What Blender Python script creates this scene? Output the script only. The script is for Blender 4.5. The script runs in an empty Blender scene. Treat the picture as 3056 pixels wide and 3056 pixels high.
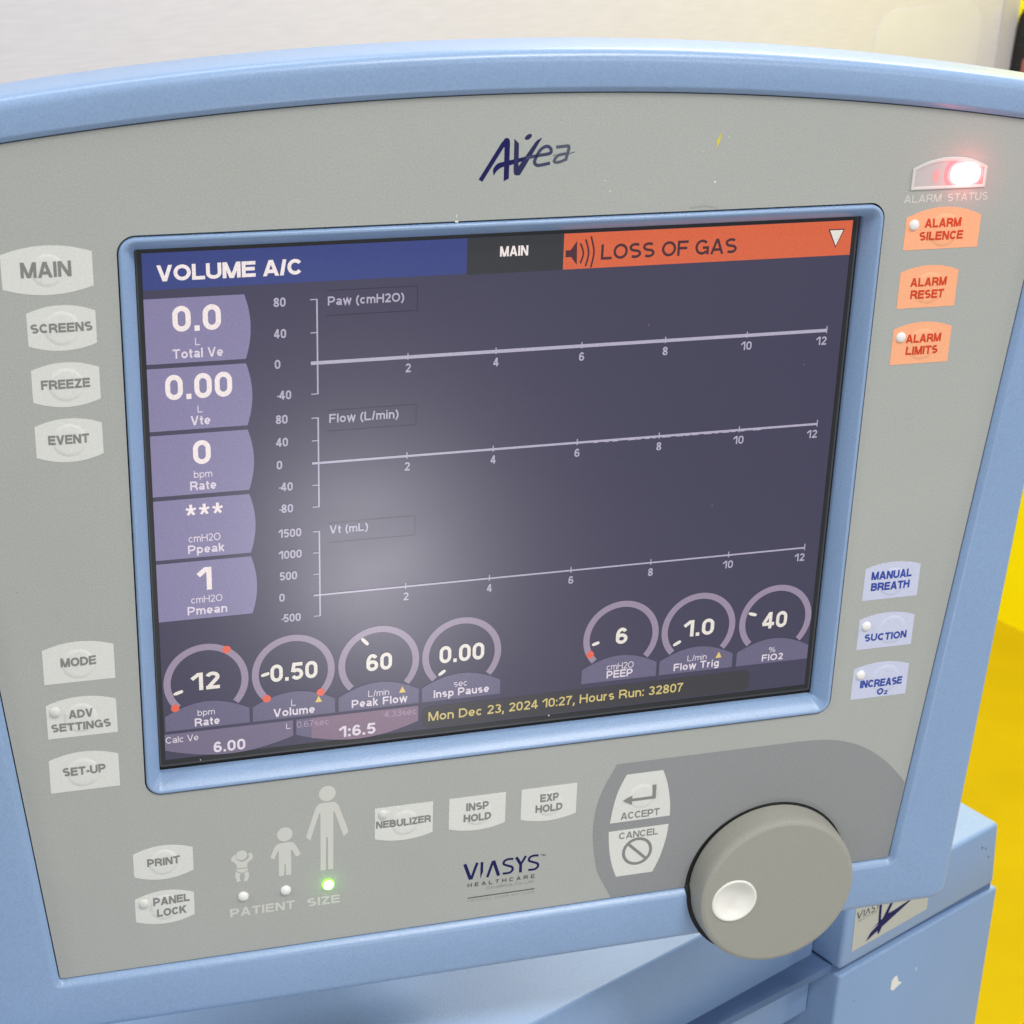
import bpy, bmesh, math, random
from mathutils import Vector, Matrix
from mathutils.geometry import delaunay_2d_cdt

S = bpy.context.scene
COL = S.collection
R = math.radians

# ------------------------------------------------------------------ camera, world, lamps, exposure
cam = bpy.data.cameras.new('camera')
cam.lens = 66.61
cam.sensor_width = 36.0
cam.clip_start = 0.02
cam.clip_end = 60.0
cam.dof.use_dof = True
cam.dof.focus_distance = 0.675
cam.dof.aperture_fstop = 42.0
cam_ob = bpy.data.objects.new('camera', cam)
COL.objects.link(cam_ob)
cam_ob.matrix_world = Matrix(((0.9593, 0.0843, -0.2697, -0.1812),
                              (-0.2796, 0.4215, -0.8626, -0.5787),
                              (0.0409, 0.9029, 0.4279, 1.5289),
                              (0, 0, 0, 1)))
S.camera = cam_ob

world = bpy.data.worlds.new('World')
S.world = world
world.use_nodes = True
world.node_tree.nodes['Background'].inputs[0].default_value = (0.93, 0.96, 1.0, 1)
world.node_tree.nodes['Background'].inputs[1].default_value = 0.37

def lamp(name, loc, target, sx, sy, power, color=(1, 1, 1), spin=0.0):
    d = bpy.data.lights.new(name, 'AREA')
    d.shape = 'RECTANGLE'
    d.size, d.size_y = sx, sy
    d.energy = power
    d.color = color
    o = bpy.data.objects.new(name, d)
    COL.objects.link(o)
    o.location = loc
    q = (Vector(target) - Vector(loc)).to_track_quat('-Z', 'Y')
    o.rotation_euler = (q @ Vector((0, 0, 1)).rotation_difference(Vector((0, 0, 1)))).to_euler()
    o.rotation_euler.rotate_axis('Z', spin)
    return o

lamp('ceiling_lamp', (0.50, -0.88, 2.75), (0.12, -0.02, 1.1), 0.55, 0.14, 20, (1.0, 0.985, 0.96), R(20))
lamp('ceiling_lamp', (-0.25, 0.35, 2.80), (-0.15, 0.10, 1.2), 1.20, 0.12, 9, (0.97, 0.985, 1.0), R(20))
lamp('ceiling_lamp', (1.90, -0.55, 2.10), (0.20, 0.0, 1.2), 0.30, 1.20, 8, (1.0, 0.98, 0.95))
lamp('booth_lamp', (1.00, 1.15, 2.6), (1.55, 1.35, 0.3), 1.0, 0.3, 40, (1.0, 0.985, 0.97), R(20))
lamp('glare_fill_light', (0.080, -0.600, 0.966), (-0.040, 0.0, 1.235), 0.055, 0.055, 0.60, (0.98, 0.96, 1.0))  # added unseen light that makes the screen glare and some frontal fill

lamp('ceiling_lamp', (-1.70, -0.40, 2.40), (-0.10, 0.0, 1.2), 0.30, 1.20, 14, (0.98, 0.99, 1.0))
lamp('front_fill_light', (1.30, -2.90, 2.00), (0.15, 0.0, 1.0), 0.60, 0.40, 15, (1.0, 0.99, 0.98))  # added unseen fill, reaches the cabinet front below the monitor
S.view_settings.view_transform = 'Standard'
S.view_settings.look = 'None'
S.view_settings.exposure = 0.0
S.view_settings.gamma = 1.0
S.view_settings.use_curve_mapping = False

# ------------------------------------------------------------------ materials
def lin(c):
    f = lambda v: v / 12.92 if v <= 0.04045 else ((v + 0.055) / 1.055) ** 2.4
    return tuple(f(v / 255.0) for v in c)

MATS = {}
def mat(name, color, rough=0.5, spec=0.5, grain=0.0, gscale=900.0, bump=0.0, bscale=2500.0, emit=None, estr=1.0, cloud=0.0, cscale=9.0, coat=0.0, gain=None):
    if name in MATS:
        return MATS[name]
    m = bpy.data.materials.new(name)
    m.use_nodes = True
    nt = m.node_tree
    b = nt.nodes['Principled BSDF']
    b.inputs['Base Color'].default_value = (*color, 1)
    b.inputs['Roughness'].default_value = rough
    b.inputs['Specular IOR Level'].default_value = spec
    if coat:
        b.inputs['Coat Weight'].default_value = coat
        b.inputs['Coat Roughness'].default_value = 0.12
    tc = nt.nodes.new('ShaderNodeTexCoord')
    src = None
    if grain or cloud:
        last = None
        for amt, sc, det in ((grain, gscale, 2.0), (cloud, cscale, 4.0)):
            if not amt:
                continue
            n = nt.nodes.new('ShaderNodeTexNoise')
            n.inputs['Scale'].default_value = sc
            n.inputs['Detail'].default_value = det
            nt.links.new(tc.outputs['Object'], n.inputs['Vector'])
            mr = nt.nodes.new('ShaderNodeMapRange')
            mr.inputs['From Min'].default_value = 0.25
            mr.inputs['From Max'].default_value = 0.75
            mr.inputs['To Min'].default_value = 1 - amt
            mr.inputs['To Max'].default_value = 1 + amt
            nt.links.new(n.outputs['Fac'], mr.inputs['Value'])
            if last is None:
                last = mr.outputs['Result']
            else:
                mm = nt.nodes.new('ShaderNodeMath')
                mm.operation = 'MULTIPLY'
                nt.links.new(last, mm.inputs[0])
                nt.links.new(mr.outputs['Result'], mm.inputs[1])
                last = mm.outputs[0]
        mx = nt.nodes.new('ShaderNodeVectorMath')
        mx.operation = 'SCALE'
        mx.inputs[0].default_value = color
        nt.links.new(last, mx.inputs['Scale'])
        nt.links.new(mx.outputs['Vector'], b.inputs['Base Color'])
    if bump:
        n = nt.nodes.new('ShaderNodeTexNoise')
        n.inputs['Scale'].default_value = bscale
        n.inputs['Detail'].default_value = 3.0
        nt.links.new(tc.outputs['Object'], n.inputs['Vector'])
        bp = nt.nodes.new('ShaderNodeBump')
        bp.inputs['Strength'].default_value = bump
        bp.inputs['Distance'].default_value = 0.0004
        nt.links.new(n.outputs['Fac'], bp.inputs['Height'])
        nt.links.new(bp.outputs['Normal'], b.inputs['Normal'])
    if emit:
        b.inputs['Emission Color'].default_value = (*emit, 1)
        b.inputs['Emission Strength'].default_value = estr
    MATS[name] = m
    return m

BLUE = mat('blue_moulded_plastic', (0.240, 0.354, 0.545), 0.33, 0.5, grain=0.085, gscale=1400, bump=0.12, bscale=1500, cloud=0.03, cscale=14)
BLUE2 = mat('blue_painted_plastic', (0.232, 0.348, 0.545), 0.42, 0.45, grain=0.085, gscale=1200, bump=0.2, bscale=1300, cloud=0.05, cscale=12)
GREY = mat('grey_membrane', (0.390, 0.400, 0.372), 0.45, 0.4, grain=0.085, gscale=1500, bump=0.15, bscale=1800, cloud=0.035, cscale=10)
INSET = mat('dark_grey_print', (0.262, 0.270, 0.272), 0.5, 0.35, grain=0.085, gscale=1500, bump=0.15, bscale=1800)
KEYW = mat('pale_key_print', (0.675, 0.68, 0.635), 0.42, 0.4, grain=0.06, gscale=1500)
KEYO = mat('orange_key_print', (0.92, 0.42, 0.225), 0.42, 0.4, grain=0.06, gscale=1500)
KEYB = mat('lilac_key_print', (0.56, 0.59, 0.74), 0.42, 0.4, grain=0.06, gscale=1500)
TXG = mat('grey_ink', (0.225, 0.23, 0.215), 0.5, 0.3)
TXO = mat('red_ink', (0.62, 0.055, 0.012), 0.5, 0.3)
TXB = mat('blue_ink', (0.035, 0.065, 0.33), 0.5, 0.3)
TXW = mat('pale_ink', (0.60, 0.60, 0.55), 0.5, 0.3)
NAVY = mat('navy_ink', (0.008, 0.009, 0.085), 0.6, 0.2)
NAVY2 = mat('navy_grey_ink', (0.022, 0.025, 0.085), 0.6, 0.2)
SLATE = mat('slate_ink', (0.048, 0.056, 0.115), 0.6, 0.2)
SLATE2 = mat('faded_slate_ink', (0.085, 0.097, 0.14), 0.6, 0.2)
INKD = mat('dark_ink', (0.085, 0.08, 0.09), 0.5, 0.3)
INKF = mat('faded_ink', (0.285, 0.285, 0.275), 0.5, 0.3)
KNOB = mat('taupe_knob_plastic', (0.322, 0.317, 0.274), 0.5, 0.4, grain=0.085, gscale=1600, bump=0.15, bscale=1800)
DISH = mat('white_gloss_plastic', (0.78, 0.77, 0.71), 0.38, 0.45)
RUBBER = mat('black_rubber', (0.012, 0.012, 0.013), 0.55, 0.3)
LEDOFF = mat('milky_lens', (0.80, 0.79, 0.76), 0.25, 0.5)
LEDKEY = mat('pale_raised_lens', (0.63, 0.635, 0.585), 0.3, 0.5)
LEDON = mat('lit_green_lens', (0.3, 0.8, 0.1), 0.3, 0.5, emit=(0.20, 1.0, 0.02), estr=1.6)
LEDHOT = mat('white_hot_green_core', (0.9, 1.0, 0.8), 0.3, 0.5, emit=(0.22, 1.0, 0.10), estr=18.0)
LAMPW = mat('clear_lamp_window', (0.52, 0.49, 0.48), 0.25, 0.5)
LAMPF = mat('pale_lamp_rim', (0.62, 0.60, 0.57), 0.35, 0.5)
LAMPR = mat('glowing_red_lens', (0.8, 0.25, 0.25), 0.3, 0.5, emit=(1.0, 0.20, 0.25), estr=0.42)
LAMPR2 = mat('bright_red_lens', (0.8, 0.3, 0.3), 0.3, 0.5, emit=(1.0, 0.30, 0.34), estr=0.75)
LAMPD = mat('dim_red_lens', (0.7, 0.35, 0.35), 0.3, 0.5, emit=(1.0, 0.20, 0.25), estr=0.16)
LAMPH = mat('lit_red_lamp', (1, 0.9, 0.9), 0.3, 0.5, emit=(1.0, 0.17, 0.16), estr=26.0)
LCDF = mat('lcd_black_border', (0.018, 0.019, 0.021), 0.30, 0.5)
LCDL = mat('lcd_grey_edge', (0.055, 0.058, 0.062), 0.35, 0.5)
STAINY = mat('yellow_adhesive_residue', (0.62, 0.57, 0.06), 0.5, 0.3)
STAINW = mat('white_paint_fleck', (0.72, 0.72, 0.66), 0.5, 0.3)
SCUFF = mat('faint_scuff', (0.335, 0.338, 0.312), 0.5, 0.3)
PLATE = mat('cream_label_film', (0.47, 0.475, 0.42), 0.45, 0.4, grain=0.02)
PAPER = mat('white_paper', (0.78, 0.76, 0.70), 0.7, 0.2)
SEAM = mat('blue_painted_shade', (0.10, 0.165, 0.30), 0.6, 0.3)  # the shade in the cabinet seam is put into this darker blue
GAP = mat('dark_seam_plastic', (0.028, 0.04, 0.07), 0.6, 0.3)

def scr(name, rgb, k=1.0):
    c = lin(rgb)
    c = tuple(max(0.0, v * k - 0.012) for v in c)
    m = mat(name, (0.012, 0.012, 0.014), 0.28, 0.60, emit=c, estr=1.0)
    nt = m.node_tree
    b = nt.nodes['Principled BSDF']
    tc = nt.nodes.new('ShaderNodeTexCoord')
    def noise(sc, det, lo, hi, mapped=None):
        n = nt.nodes.new('ShaderNodeTexNoise')
        n.inputs['Scale'].default_value = sc
        n.inputs['Detail'].default_value = det
        v = tc.outputs['Object']
        if mapped:
            mp = nt.nodes.new('ShaderNodeMapping')
            mp.inputs['Scale'].default_value = mapped
            mp.inputs['Rotation'].default_value = (0, 0, 0.5)
            nt.links.new(v, mp.inputs['Vector']); v = mp.outputs['Vector']
        nt.links.new(v, n.inputs['Vector'])
        r = nt.nodes.new('ShaderNodeMapRange')
        r.inputs['From Min'].default_value = 0.28
        r.inputs['From Max'].default_value = 0.72
        r.inputs['To Min'].default_value = lo
        r.inputs['To Max'].default_value = hi
        nt.links.new(n.outputs['Fac'], r.inputs['Value'])
        return r.outputs['Result']
    nt.links.new(noise(2600, 2, 0.86, 1.14), b.inputs['Emission Strength'])
    nt.links.new(noise(11, 4, 0.265, 0.295, (1.0, 2.0, 1.0)), b.inputs['Roughness'])
    return m

P_BG = scr('lcd_plum_grey', (65, 62, 84))
P_TILE = scr('lcd_lilac', (133, 126, 162))
P_BLUE = scr('lcd_blue', (56, 68, 128))
P_BLK = scr('lcd_black', (52, 53, 56))
P_RED = scr('lcd_orange', (214, 100, 64))
P_DK = scr('lcd_dark_maroon', (72, 42, 48))
P_WHT = scr('lcd_white', (240, 228, 226))
P_NUM = scr('lcd_cream', (228, 222, 212))
P_LAB = scr('lcd_pale_lilac', (220, 210, 220))
P_AX = scr('lcd_axis_grey', (176, 170, 190))
P_RING = scr('lcd_mauve', (150, 136, 158))
P_PLT = scr('lcd_slate', (104, 99, 126))
P_DATE = scr('lcd_status_black', (58, 56, 60))
P_YEL = scr('lcd_yellow', (206, 188, 118))
P_TRI = scr('lcd_amber', (228, 198, 106))
P_DOT = scr('lcd_scarlet', (226, 100, 76))
P_CALC = scr('lcd_dim_lilac', (114, 105, 130))
P_IE = scr('lcd_dusky_pink', (132, 110, 130))
P_FAINT = scr('lcd_faint', (172, 150, 172))
P_CAV = scr('lcd_box_line', (46, 44, 56))

WALL = mat('white_fabric_panel', (0.52, 0.52, 0.55), 0.75, 0.2, cloud=0.05, cscale=2.2)
POST = mat('pale_trim', (0.50, 0.49, 0.52), 0.6, 0.3)
PATCH = mat('pale_patch', (0.61, 0.618, 0.735), 0.6, 0.3, cloud=0.04, cscale=8)
YWALL = mat('yellow_panel', (0.99, 0.85, 0.001), 0.7, 0.12, cloud=0.05, cscale=3)
FLOOR = mat('grey_hall_floor', (0.50, 0.50, 0.50), 0.6, 0.3, cloud=0.06, cscale=4)
YFLOOR = mat('yellow_vinyl', (0.52, 0.37, 0.001), 0.7, 0.12, cloud=0.08, cscale=6, bump=0.1, bscale=30)
BLKC = mat('black_case_plastic', (0.012, 0.011, 0.012), 0.45, 0.4)
BLKL = mat('black_moulding', (0.03, 0.03, 0.032), 0.5, 0.4)
REDC = mat('dull_red_plastic', (0.28, 0.10, 0.09), 0.5, 0.3)

def weave(m, color):
    nt = m.node_tree
    b = nt.nodes['Principled BSDF']
    tc = nt.nodes.new('ShaderNodeTexCoord')
    last = None
    for sc, lo, hi, det in (((26, 26, 330), 0.955, 1.045, 3), ((1.3, 1.3, 2.2), 0.97, 1.03, 3)):
        mp = nt.nodes.new('ShaderNodeMapping')
        mp.inputs['Scale'].default_value = sc
        n = nt.nodes.new('ShaderNodeTexNoise')
        n.inputs['Scale'].default_value = 1.0
        n.inputs['Detail'].default_value = det
        nt.links.new(tc.outputs['Object'], mp.inputs['Vector'])
        nt.links.new(mp.outputs['Vector'], n.inputs['Vector'])
        r = nt.nodes.new('ShaderNodeMapRange')
        r.inputs['From Min'].default_value = 0.3
        r.inputs['From Max'].default_value = 0.7
        r.inputs['To Min'].default_value = lo
        r.inputs['To Max'].default_value = hi
        nt.links.new(n.outputs['Fac'], r.inputs['Value'])
        if last is None: last = r.outputs['Result']
        else:
            mm = nt.nodes.new('ShaderNodeMath'); mm.operation = 'MULTIPLY'
            nt.links.new(last, mm.inputs[0]); nt.links.new(r.outputs['Result'], mm.inputs[1])
            last = mm.outputs[0]
    vx = nt.nodes.new('ShaderNodeVectorMath'); vx.operation = 'SCALE'
    vx.inputs[0].default_value = color
    nt.links.new(last, vx.inputs['Scale'])
    nt.links.new(vx.outputs['Vector'], b.inputs['Base Color'])
weave(WALL, (0.58, 0.578, 0.685))


# ------------------------------------------------------------------ panel coordinates: one unit is 0.3075 mm, x to the right, y down, w out of the panel
PX = 0.3075e-3
def L(x, y, w=0.0):
    return ((x - 408.0) * PX, (170.0 - y) * PX, w * PX)

def arc(cx, cy, rx, ry, a0, a1, n=14):
    return [(cx + rx * math.cos(R(a0 + (a1 - a0) * i / n)), cy + ry * math.sin(R(a0 + (a1 - a0) * i / n))) for i in range(n + 1)]

def ribbon(path, h):
    """Quads of a stroke of half-width h along a path, with mitred joints."""
    pts = [path[0]]
    for p in path[1:]:
        if math.hypot(p[0] - pts[-1][0], p[1] - pts[-1][1]) > 1e-6:
            pts.append(p)
    closed = len(pts) > 3 and math.hypot(pts[0][0] - pts[-1][0], pts[0][1] - pts[-1][1]) < 1e-5
    if closed:
        pts = pts[:-1]
    n = len(pts)
    hs = h if hasattr(h, '__len__') else None
    lft, rgt = [], []
    for i in range(n):
        a = pts[i - 1] if (i > 0 or closed) else None
        c = pts[(i + 1) % n] if (i < n - 1 or closed) else None
        p = pts[i]
        d0 = d1 = None
        if a is not None:
            l = math.hypot(p[0] - a[0], p[1] - a[1]); d0 = ((p[0] - a[0]) / l, (p[1] - a[1]) / l)
        if c is not None:
            l = math.hypot(c[0] - p[0], c[1] - p[1]); d1 = ((c[0] - p[0]) / l, (c[1] - p[1]) / l)
        if d0 is None: d0 = d1
        if d1 is None: d1 = d0
        nx, ny = -(d0[1] + d1[1]), d0[0] + d1[0]
        l = math.hypot(nx, ny)
        if l < 1e-3:
            nx, ny, k = -d0[1], d0[0], 1.0
        else:
            nx, ny = nx / l, ny / l
            k = min(1.9, 1.0 / max(0.3, nx * -d0[1] + ny * d0[0]))
        hh = (hs[min(i * len(hs) // n, len(hs) - 1)] if hs else h) * k
        lft.append((p[0] + nx * hh, p[1] + ny * hh))
        rgt.append((p[0] - nx * hh, p[1] - ny * hh))
    q = []
    for i in range(n if closed else n - 1):
        j = (i + 1) % n
        q.append([lft[i], lft[j], rgt[j], rgt[i]])
    return q

def area2(p):
    return sum(p[i][0] * p[(i + 1) % len(p)][1] - p[(i + 1) % len(p)][0] * p[i][1] for i in range(len(p)))

def union(polys, holes=()):
    """Triangles that cover the union of the polygons, less the holes."""
    rnd = random.Random(7)
    top = sum(abs(area2(p)) for p in polys)
    np_ = len(polys)
    for jit, eps in ((0, 1e-5), (1e-4, 1e-6), (5e-4, 1e-5), (2e-3, 1e-5), (4e-3, 1e-4)):
        V, F = [], []
        for p in list(polys) + list(holes):
            if area2(p) < 0:
                p = p[::-1]
            F.append(list(range(len(V), len(V) + len(p))))
            V += [Vector((a + jit * (rnd.random() - .5), b + jit * (rnd.random() - .5))) for a, b in p]
        vo, eo, fo, ov, oe, of = delaunay_2d_cdt(V, [], F, 1, eps, True)
        keep = [f for f, ids in zip(fo, of) if any(i < np_ for i in ids) and not any(i >= np_ for i in ids)]
        out = [(v.x, v.y) for v in vo]
        got = sum(abs(area2([out[i] for i in f])) for f in keep)
        if got <= top * 1.001 and (holes or got >= top * 0.45):
            break
    else:
        print('UNION NOT CLEAN', got, top)
    return out, keep

# ------------------------------------------------------------------ lettering: a grotesque drawn with strokes; cap height 1, h is half the stem
def S_path(w, H, h, a=42):
    ry = (H - 2 * h) / 4 + 0.0
    rx = w / 2 - h
    return arc(w / 2, H - h - ry, rx, ry, a, 270, 16) + arc(w / 2, h + ry, rx, ry, 90, -180 + a + 5, 16)[1:]

def ext(a, b, k=.16):
    """A straight stroke drawn past both ends; the lettering is cut off level at the base and cap lines afterwards."""
    dx, dy = b[0] - a[0], b[1] - a[1]
    t = lambda y, e: k if abs(y - e) < 1e-6 else 0.0
    ka = k if (a[1] in (0, 1)) else 0.0
    kb = k if (b[1] in (0, 1, 1.0)) else 0.0
    return [(a[0] - dx * ka, a[1] - dy * ka), b if not kb else (b[0] + dx * kb, b[1] + dy * kb)]

def cut(poly, lo, hi):
    for s_, e in ((1, lo), (-1, hi)):
        out = []
        for i, p in enumerate(poly):
            q = poly[(i + 1) % len(poly)]
            a, b = s_ * (p[1] - e), s_ * (q[1] - e)
            if a >= 0: out.append(p)
            if a * b < 0:
                t = a / (a - b)
                out.append((p[0] + (q[0] - p[0]) * t, p[1] + (q[1] - p[1]) * t))
        poly = out
        if len(poly) < 3: return None
    return poly

def glyph(c, h):
    X = 0.73
    if c == ' ': return 0.30, []
    if c == 'A': w = .98; return w, [ext((h * 1.08, 0), (w / 2 - h * .12, 1)), ext((w - h * 1.08, 0), (w / 2 + h * .12, 1)), [(.22, .29), (w - .22, .29)]]
    if c == '^': w = .98; return w, [[(h * .9, 0), (w / 2, 1 - h * .2), (w - h * .9, 0)]]
    if c == 'B': w = .90; return w, [[(h, 0), (h, 1)], [(h, 1 - h), (w * .55, 1 - h)] + arc(w * .55, .76 - h * .35, w * .41 - h, .24 - h * .65, 90, -90, 10) + [(h, .52)], [(h, .52)] + [(w * .55, .52)] + arc(w * .55, .26 + h * .45, w * .45 - h, .26 - h * .55, 90, -90, 10) + [(h, h)]]
    if c == 'C': w = .94; return w, [arc(w / 2 + .01, .5, w / 2 - h, .5 - h, 38, 322, 26)]
    if c == 'D': w = .93; return w, [[(h, 0), (h, 1)], [(h, 1 - h), (w * .42, 1 - h)] + arc(w * .42, .5, w * .58 - h, .5 - h, 90, -90, 18) + [(h, h)]]
    if c == 'E': w = .83; return w, [[(h, 0), (h, 1)], [(h, 1 - h), (w, 1 - h)], [(h, .52), (w * .94, .52)], [(h, h), (w, h)]]
    if c == 'F': w = .78; return w, [[(h, 0), (h, 1)], [(h, 1 - h), (w, 1 - h)], [(h, .50), (w * .90, .50)]]
    if c == 'G': w = 1.0; return w, [arc(w / 2, .5, w / 2 - h, .5 - h, 40, 318, 26), [(w * .55, .46), (w - h, .46), (w - h, 0)]]
    if c == 'H': w = .91; return w, [[(h, 0), (h, 1)], [(w - h, 0), (w - h, 1)], [(h, .52), (w - h, .52)]]
    if c in 'Il': w = 2 * h; return w, [[(h, 0), (h, 1)]]
    if c == 'K': w = .95; return w, [[(h, 0), (h, 1)], ext((h, .30), (w - h * 1.5, 1)), ext((w * .40, .60), (w - h * 1.25, 0))]
    if c == 'L': w = .77; return w, [[(h, 1), (h, h), (w, h)]] if False else [[(h, 0), (h, 1)], [(h, h), (w, h)]]
    if c == 'M': w = 1.08; return w, [[(h, 0), (h, 1)], [(w - h, 0), (w - h, 1)], ext((h * 1.25, 1), (w / 2 - h * .12, 0)), ext((w - h * 1.25, 1), (w / 2 + h * .12, 0))]
    if c == 'N': w = .91; return w, [[(h, 0), (h, 1)], [(w - h, 0), (w - h, 1)], ext((h * 1.2, 1), (w - h * 1.2, 0))]
    if c == 'O': w = 1.02; return w, [arc(w / 2, .5, w / 2 - h, .5 - h, 0, 360, 36)]
    if c == 'P': w = .87; return w, [[(h, 0), (h, 1)], [(h, 1 - h), (w * .52, 1 - h)] + arc(w * .52, .69 - h * .3, w * .48 - h, .31 - h * .7, 90, -90, 12) + [(h, .38)]]
    if c == 'R': w = .92; return w, [[(h, 0), (h, 1)], [(h, 1 - h), (w * .54, 1 - h)] + arc(w * .54, .72 - h * .3, w * .44 - h, .28 - h * .7, 90, -90, 12) + [(h, .44)], [(w * .52, .44), (w * .72, .40), (w - h * 1.15, .2), (w - h * 1.0, 0)]]
    if c == 'S': w = .86; return w, [S_path(w, 1, h)]
    if c == 'T': w = .85; return w, [[(0, 1 - h), (w, 1 - h)], [(w / 2, 0), (w / 2, 1 - h)]]
    if c == 'U': w = .91; return w, [[(h, 1)] + arc(w / 2, .36, w / 2 - h, .36 - h, 180, 360, 16) + [(w - h, 1)]]
    if c == 'V': w = .92; return w, [ext((h * 1.05, 1), (w / 2 - h * .12, 0)), ext((w - h * 1.05, 1), (w / 2 + h * .12, 0))]
    if c == 'X': w = .9; return w, [ext((h * 1.2, 0), (w - h * 1.3, 1)), ext((h * 1.3, 1), (w - h * 1.2, 0))]
    if c == 'Y': w = .90; return w, [ext((w / 2, .40), (h * 1.2, 1)), ext((w / 2, .40), (w - h * 1.2, 1)), [(w / 2, 0), (w / 2, .46)]]
    if c == 'Z': w = .82; return w, [[(.02, 1 - h), (w - h * 1.1, 1 - h), (h * 1.1, h), (w, h)]]
    if c == '0': w = .70; return w, [[(h, .36)] + [] + arc(w / 2, .36, w / 2 - h, .36 - h, 180, 360, 14) + arc(w / 2, .64, w / 2 - h, .36 - h, 0, 180, 14) + [(h, .36)]]
    if c == '1': w = .50; return w, [[(w - h, 0), (w - h, 1)], ext((-.05, .66), (w - h * 1.2, 1.0))]
    if c == '2': w = .70; return w, [arc(w / 2, 1 - .30, w / 2 - h, .30 - h, 165, -38, 14) + [(h * 1.2, h)], [(h * .2, h), (w, h)]]
    if c == '3': w = .70; return w, [arc(w / 2 - .01, .755 - h * .25, w / 2 - h - .02, .245 - h * .7, 155, -90, 14), arc(w / 2 - .01, .275 - h * .0, w / 2 - h + .01, .275 - h, 90, -160, 14)]
    if c == '4': w = .74; x = w * .66; return w, [[(x, 0), (x, 1)], [(0, .28), (w, .28)], ext((h * .4, .28), (x - h * .1, 1))]
    if c == '5': w = .70; return w, [[(w * .95, 1 - h), (.18, 1 - h)], [(.17 + h * .3, 1), (h * 1.0, .46)], arc(w / 2, .335, w / 2 - h, .335 - h, 135, -155, 18)]
    if c == '6': w = .70; return w, [arc(w / 2, .32, w / 2 - h, .32 - h, 0, 360, 22), arc(w / 2 + .01, .5, w / 2 - h + .01, .5 - h, 40, 205, 16)]
    if c == '9': w = .70; return w, [arc(w / 2, .68, w / 2 - h, .32 - h, 0, 360, 22), arc(w / 2 - .01, .5, w / 2 - h + .01, .5 - h, 25, -140, 16)]
    if c == '7': w = .68; return w, [[(0, 1 - h), (w, 1 - h)], [(w - h * 1.0, 1 - h * .8), (w * .46, .5), (w * .33, 0), (w * .32, -.05)]]
    if c == '8': w = .70; return w, [arc(w / 2, .755 - h * .2, w / 2 - h - .03, .245 - h * .75, 0, 360, 20), arc(w / 2, .275, w / 2 - h, .275 - h, 0, 360, 22)]
    if c == '.': w = 2.2 * h; return w, [[(w / 2, 0), (w / 2, 2.1 * h)]]
    if c == ',': w = 2.2 * h; return w, [[(w / 2, 2.1 * h), (w / 2, 0), (w * .15, -.2)]]
    if c == ':': w = 2.2 * h; return w, [[(w / 2, 0), (w / 2, 2.1 * h)], [(w / 2, X - 2.1 * h), (w / 2, X)]]
    if c == '-': w = .36; return w, [[(0, .36), (w, .36)]]
    if c == '/': w = .36; return w, [ext((h * .8, 0), (w - h * .8, 1))]
    if c == '(': w = .36; return w, [arc(w + .38, .40, w + .38 - h, .70, 128, 232, 12)]
    if c == ')': w = .36; return w, [arc(-.38, .40, w + .38 - h, .70, 52, -52, 12)]
    if c == '%': w = 1.2; return w, [arc(.25, .75, .25 - h, .25 - h, 0, 360, 16), arc(w - .25, .25, .25 - h, .25 - h, 0, 360, 16), [(.3, 0), (w - .3, 1)]]
    if c == '*': w = .62; return w, [[(w / 2, .5), (w / 2 + .3 * math.cos(R(a)), .5 + .5 * math.sin(R(a)))] for a in (90, 18, 162, 234, 306)]
    if c == 'a': w = .70; return w, [arc(w / 2 - .02, X - .22, w / 2 - h - .02, .22 - h, 160, 0, 12) + [(w - h - .04, .2), (w - h * .7, 0)], arc(w / 2 - .03, .215, w / 2 - h - .02, .215 - h, 0, 360, 18)]
    if c == 'b': w = .72; return w, [[(h, 0), (h, 1)], arc(w / 2, X / 2, w / 2 - h, X / 2 - h, 0, 360, 22)]
    if c == 'c': w = .68; return w, [arc(w / 2 + .01, X / 2, w / 2 - h, X / 2 - h, 42, 318, 20)]
    if c == 'd': w = .72; return w, [[(w - h, 0), (w - h, 1)], arc(w / 2, X / 2, w / 2 - h, X / 2 - h, 0, 360, 22)]
    if c == 'e': w = .70; return w, [[(h, X * .47), (w - h * .6, X * .47)], arc(w / 2, X / 2, w / 2 - h, X / 2 - h, -4, 315, 22)]
    if c == 'f': w = .44; s = .12 + h; return w, [[(s, 0), (s, .74)] + arc(s + .17, .78, .17, .22 - h, 180, 80, 8), [(0, X - h), (w - .02, X - h)]]
    if c == 'g': w = .72; return w, [arc(w / 2, X / 2, w / 2 - h, X / 2 - h, 0, 360, 22), [(w - h, X), (w - h, 0)] + arc(w / 2, -.02, w / 2 - h, .24 - h, 0, -150, 12)]
    if c == 'h': w = .68; return w, [[(h, 0), (h, 1)], [(h, .4)] + arc(w / 2, X - .30, w / 2 - h, .30 - h, 180, 0, 12) + [(w - h, 0)]]
    if c == 'i': w = 2 * h; return w, [[(h, 0), (h, X)], [(h, 1 - 1.7 * h), (h, 1)]]
    if c == 'k': w = .68; return w, [[(h, 0), (h, 1)], [(h, .26), (w - h * 1.2, X)], [(w * .38, .40), (w - h * 1.0, 0)]]
    if c == 'm': w = 1.06; q = (w - 2 * h) / 4; return w, [[(h, 0), (h, X)]] + [[(h + 2 * q * k, .4)] + arc(h + q + 2 * q * k, X - .28, q, .28 - h, 180, 0, 10) + [(h + 2 * q + 2 * q * k, 0)] for k in (0, 1)]
    if c == 'n': w = .68; return w, [[(h, 0), (h, X)], [(h, .4)] + arc(w / 2, X - .30, w / 2 - h, .30 - h, 180, 0, 12) + [(w - h, 0)]]
    if c == 'o': w = .74; return w, [arc(w / 2, X / 2, w / 2 - h, X / 2 - h, 0, 360, 22)]
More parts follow.
